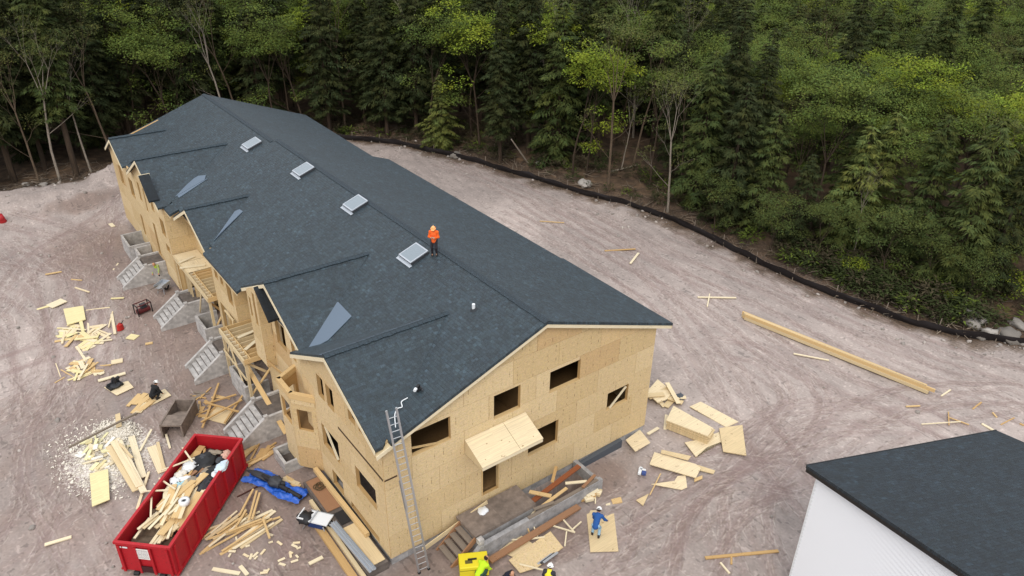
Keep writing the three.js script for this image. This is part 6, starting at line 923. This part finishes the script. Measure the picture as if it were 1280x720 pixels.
// the front ranks of the wood, tree by tree; the ranks behind them are one mass
const rear = [], SHORT = { hemlock: 'tall dark hemlock with bare lower trunk', spruce: 'dense dark conifer with low branches', light: 'lighter green young conifer', sparse: 'thin tree with sparse olive leaves', leafy: 'mid green broadleaf tree', bright: 'yellow green broadleaf tree', bare: 'nearly bare grey tree' };
{
  const r = mul(2024), proj = (x, y, z) => { const d = V(x, y, z).sub(CAM.pos), zz = d.dot(fw); return [640 + CAM.f * d.dot(rt) / zz, 360 - CAM.f * d.dot(up) / zz, zz]; };
  const cand = [];
  for (let gx = -60; gx < 170; gx += 3.1) for (let gz = -170; gz < 20; gz += 3.1) {
    const x = gx + (r() - 0.5) * 2.4, z = gz + (r() - 0.5) * 2.4, q1 = r(), q2 = r(), q3 = r(), q4 = r(), o = outside(x, z); if (o < 1.2 || o > 100 || (o > 60 && (q1 * 10 | 0) % 2)) continue;
    const [px, py, zz] = proj(x, 0, z), [, ty] = proj(x, 18, z); if (zz < 5 || (o < 5 && px > 790) || px < -120 || px > 1420 || py < -160) continue;
    if (treeAt.some(([a, b]) => (a - x) ** 2 + (b - z) ** 2 < 3.2)) continue;
    cand.push({ x, z, o, px, zz, q1, q2, q3, q4 });
  }
  cand.sort((a, b) => a.o - b.o);
  let n = 0;
  for (const c of cand) {
    const right = Math.max(0, Math.min(1, (c.px - 620) / 400)), patch = fbm(c.x * 0.07 + 5, c.z * 0.07 + 2, 2);
    let k; const u = c.q1 + (patch - 0.5) * 0.5;
    if (right > 0.7) k = u < 0.14 ? 'spruce' : u < 0.22 ? 'hemlock' : u < 0.32 ? 'light' : u < 0.5 ? 'sparse' : u < 0.86 ? 'leafy' : 'bright';
    else k = u < 0.42 ? 'hemlock' : u < 0.5 ? 'spruce' : u < 0.64 ? 'sparse' : u < 0.86 ? 'leafy' : c.q4 < 0.7 ? 'bright' : 'bare';
    let H = (k === 'hemlock' ? 18 : k === 'spruce' ? 13 : k === 'light' ? 10 : k === 'bright' ? 13 : 15) * (0.78 + 0.4 * c.q2);
    if (right > 0.5) H *= (k === 'spruce' || k === 'light' ? 0.9 : 0.8) * (c.o < 5 ? 0.75 : 1);
    if (n < 165) { const m = tree(k, (c.q3 * 7) | 0, c.x, c.z, H, c.q4 * 6.28), w = c.px < 210 ? 'left of the row' : c.px < 470 ? 'behind the far roof' : c.px < 800 ? 'behind the fence bend' : 'right of the bare ground'; m.userData.label = SHORT[k] + ' in the wood ' + w; m.userData.group = KIND[k][0].n.replace(/_/g, ' ') + 's in the wood ' + w; n++; } else rear.push([k, (c.q3 * 7) | 0, c.x, c.z, H, c.q4 * 6.28]);
  }
  // far ranks
  const by = new Map(); for (const t of rear) { const kk = KIND[t[0]][t[1] % KIND[t[0]].length]; if (!by.has(kk)) by.set(kk, []); by.get(kk).push(t); }
  const wd = new THREE.Group(); wd.name = 'far_wood'; tag(wd, 'far ranks of mixed trees deep in the wood', 'wood', null, 'stuff'); scene.add(wd);
  const m = new THREE.Matrix4();
  for (const [kk, list] of by) for (const [nm, geo, mat] of [['trunks', kk.trunk, kk.bark], ['crowns', kk.crown, LM]]) { const im = new THREE.InstancedMesh(geo, mat, list.length); list.forEach(([, , x, z, H, ry], i) => { m.compose(V(x, hgt(x, z, outside(x, z)) - 0.05, z), new THREE.Quaternion().setFromEuler(new THREE.Euler(0, ry, 0)), V(1, 1, 1).multiplyScalar(H / kk.h)); im.setMatrixAt(i, m); }); im.name = nm; im.userData.kind = 'stuff'; wd.add(im); }
  console.log('front', treeN, 'rear', rear.length, Object.entries(KIND).map(([k, l]) => k + ':' + l.map((q) => (q.crown.attributes.position.count / 3 | 0) + '+' + (q.trunk.attributes.position.count / 3 | 0)).join(',')).join(' '));
}
shade(scene);
renderer.render(scene, camera);
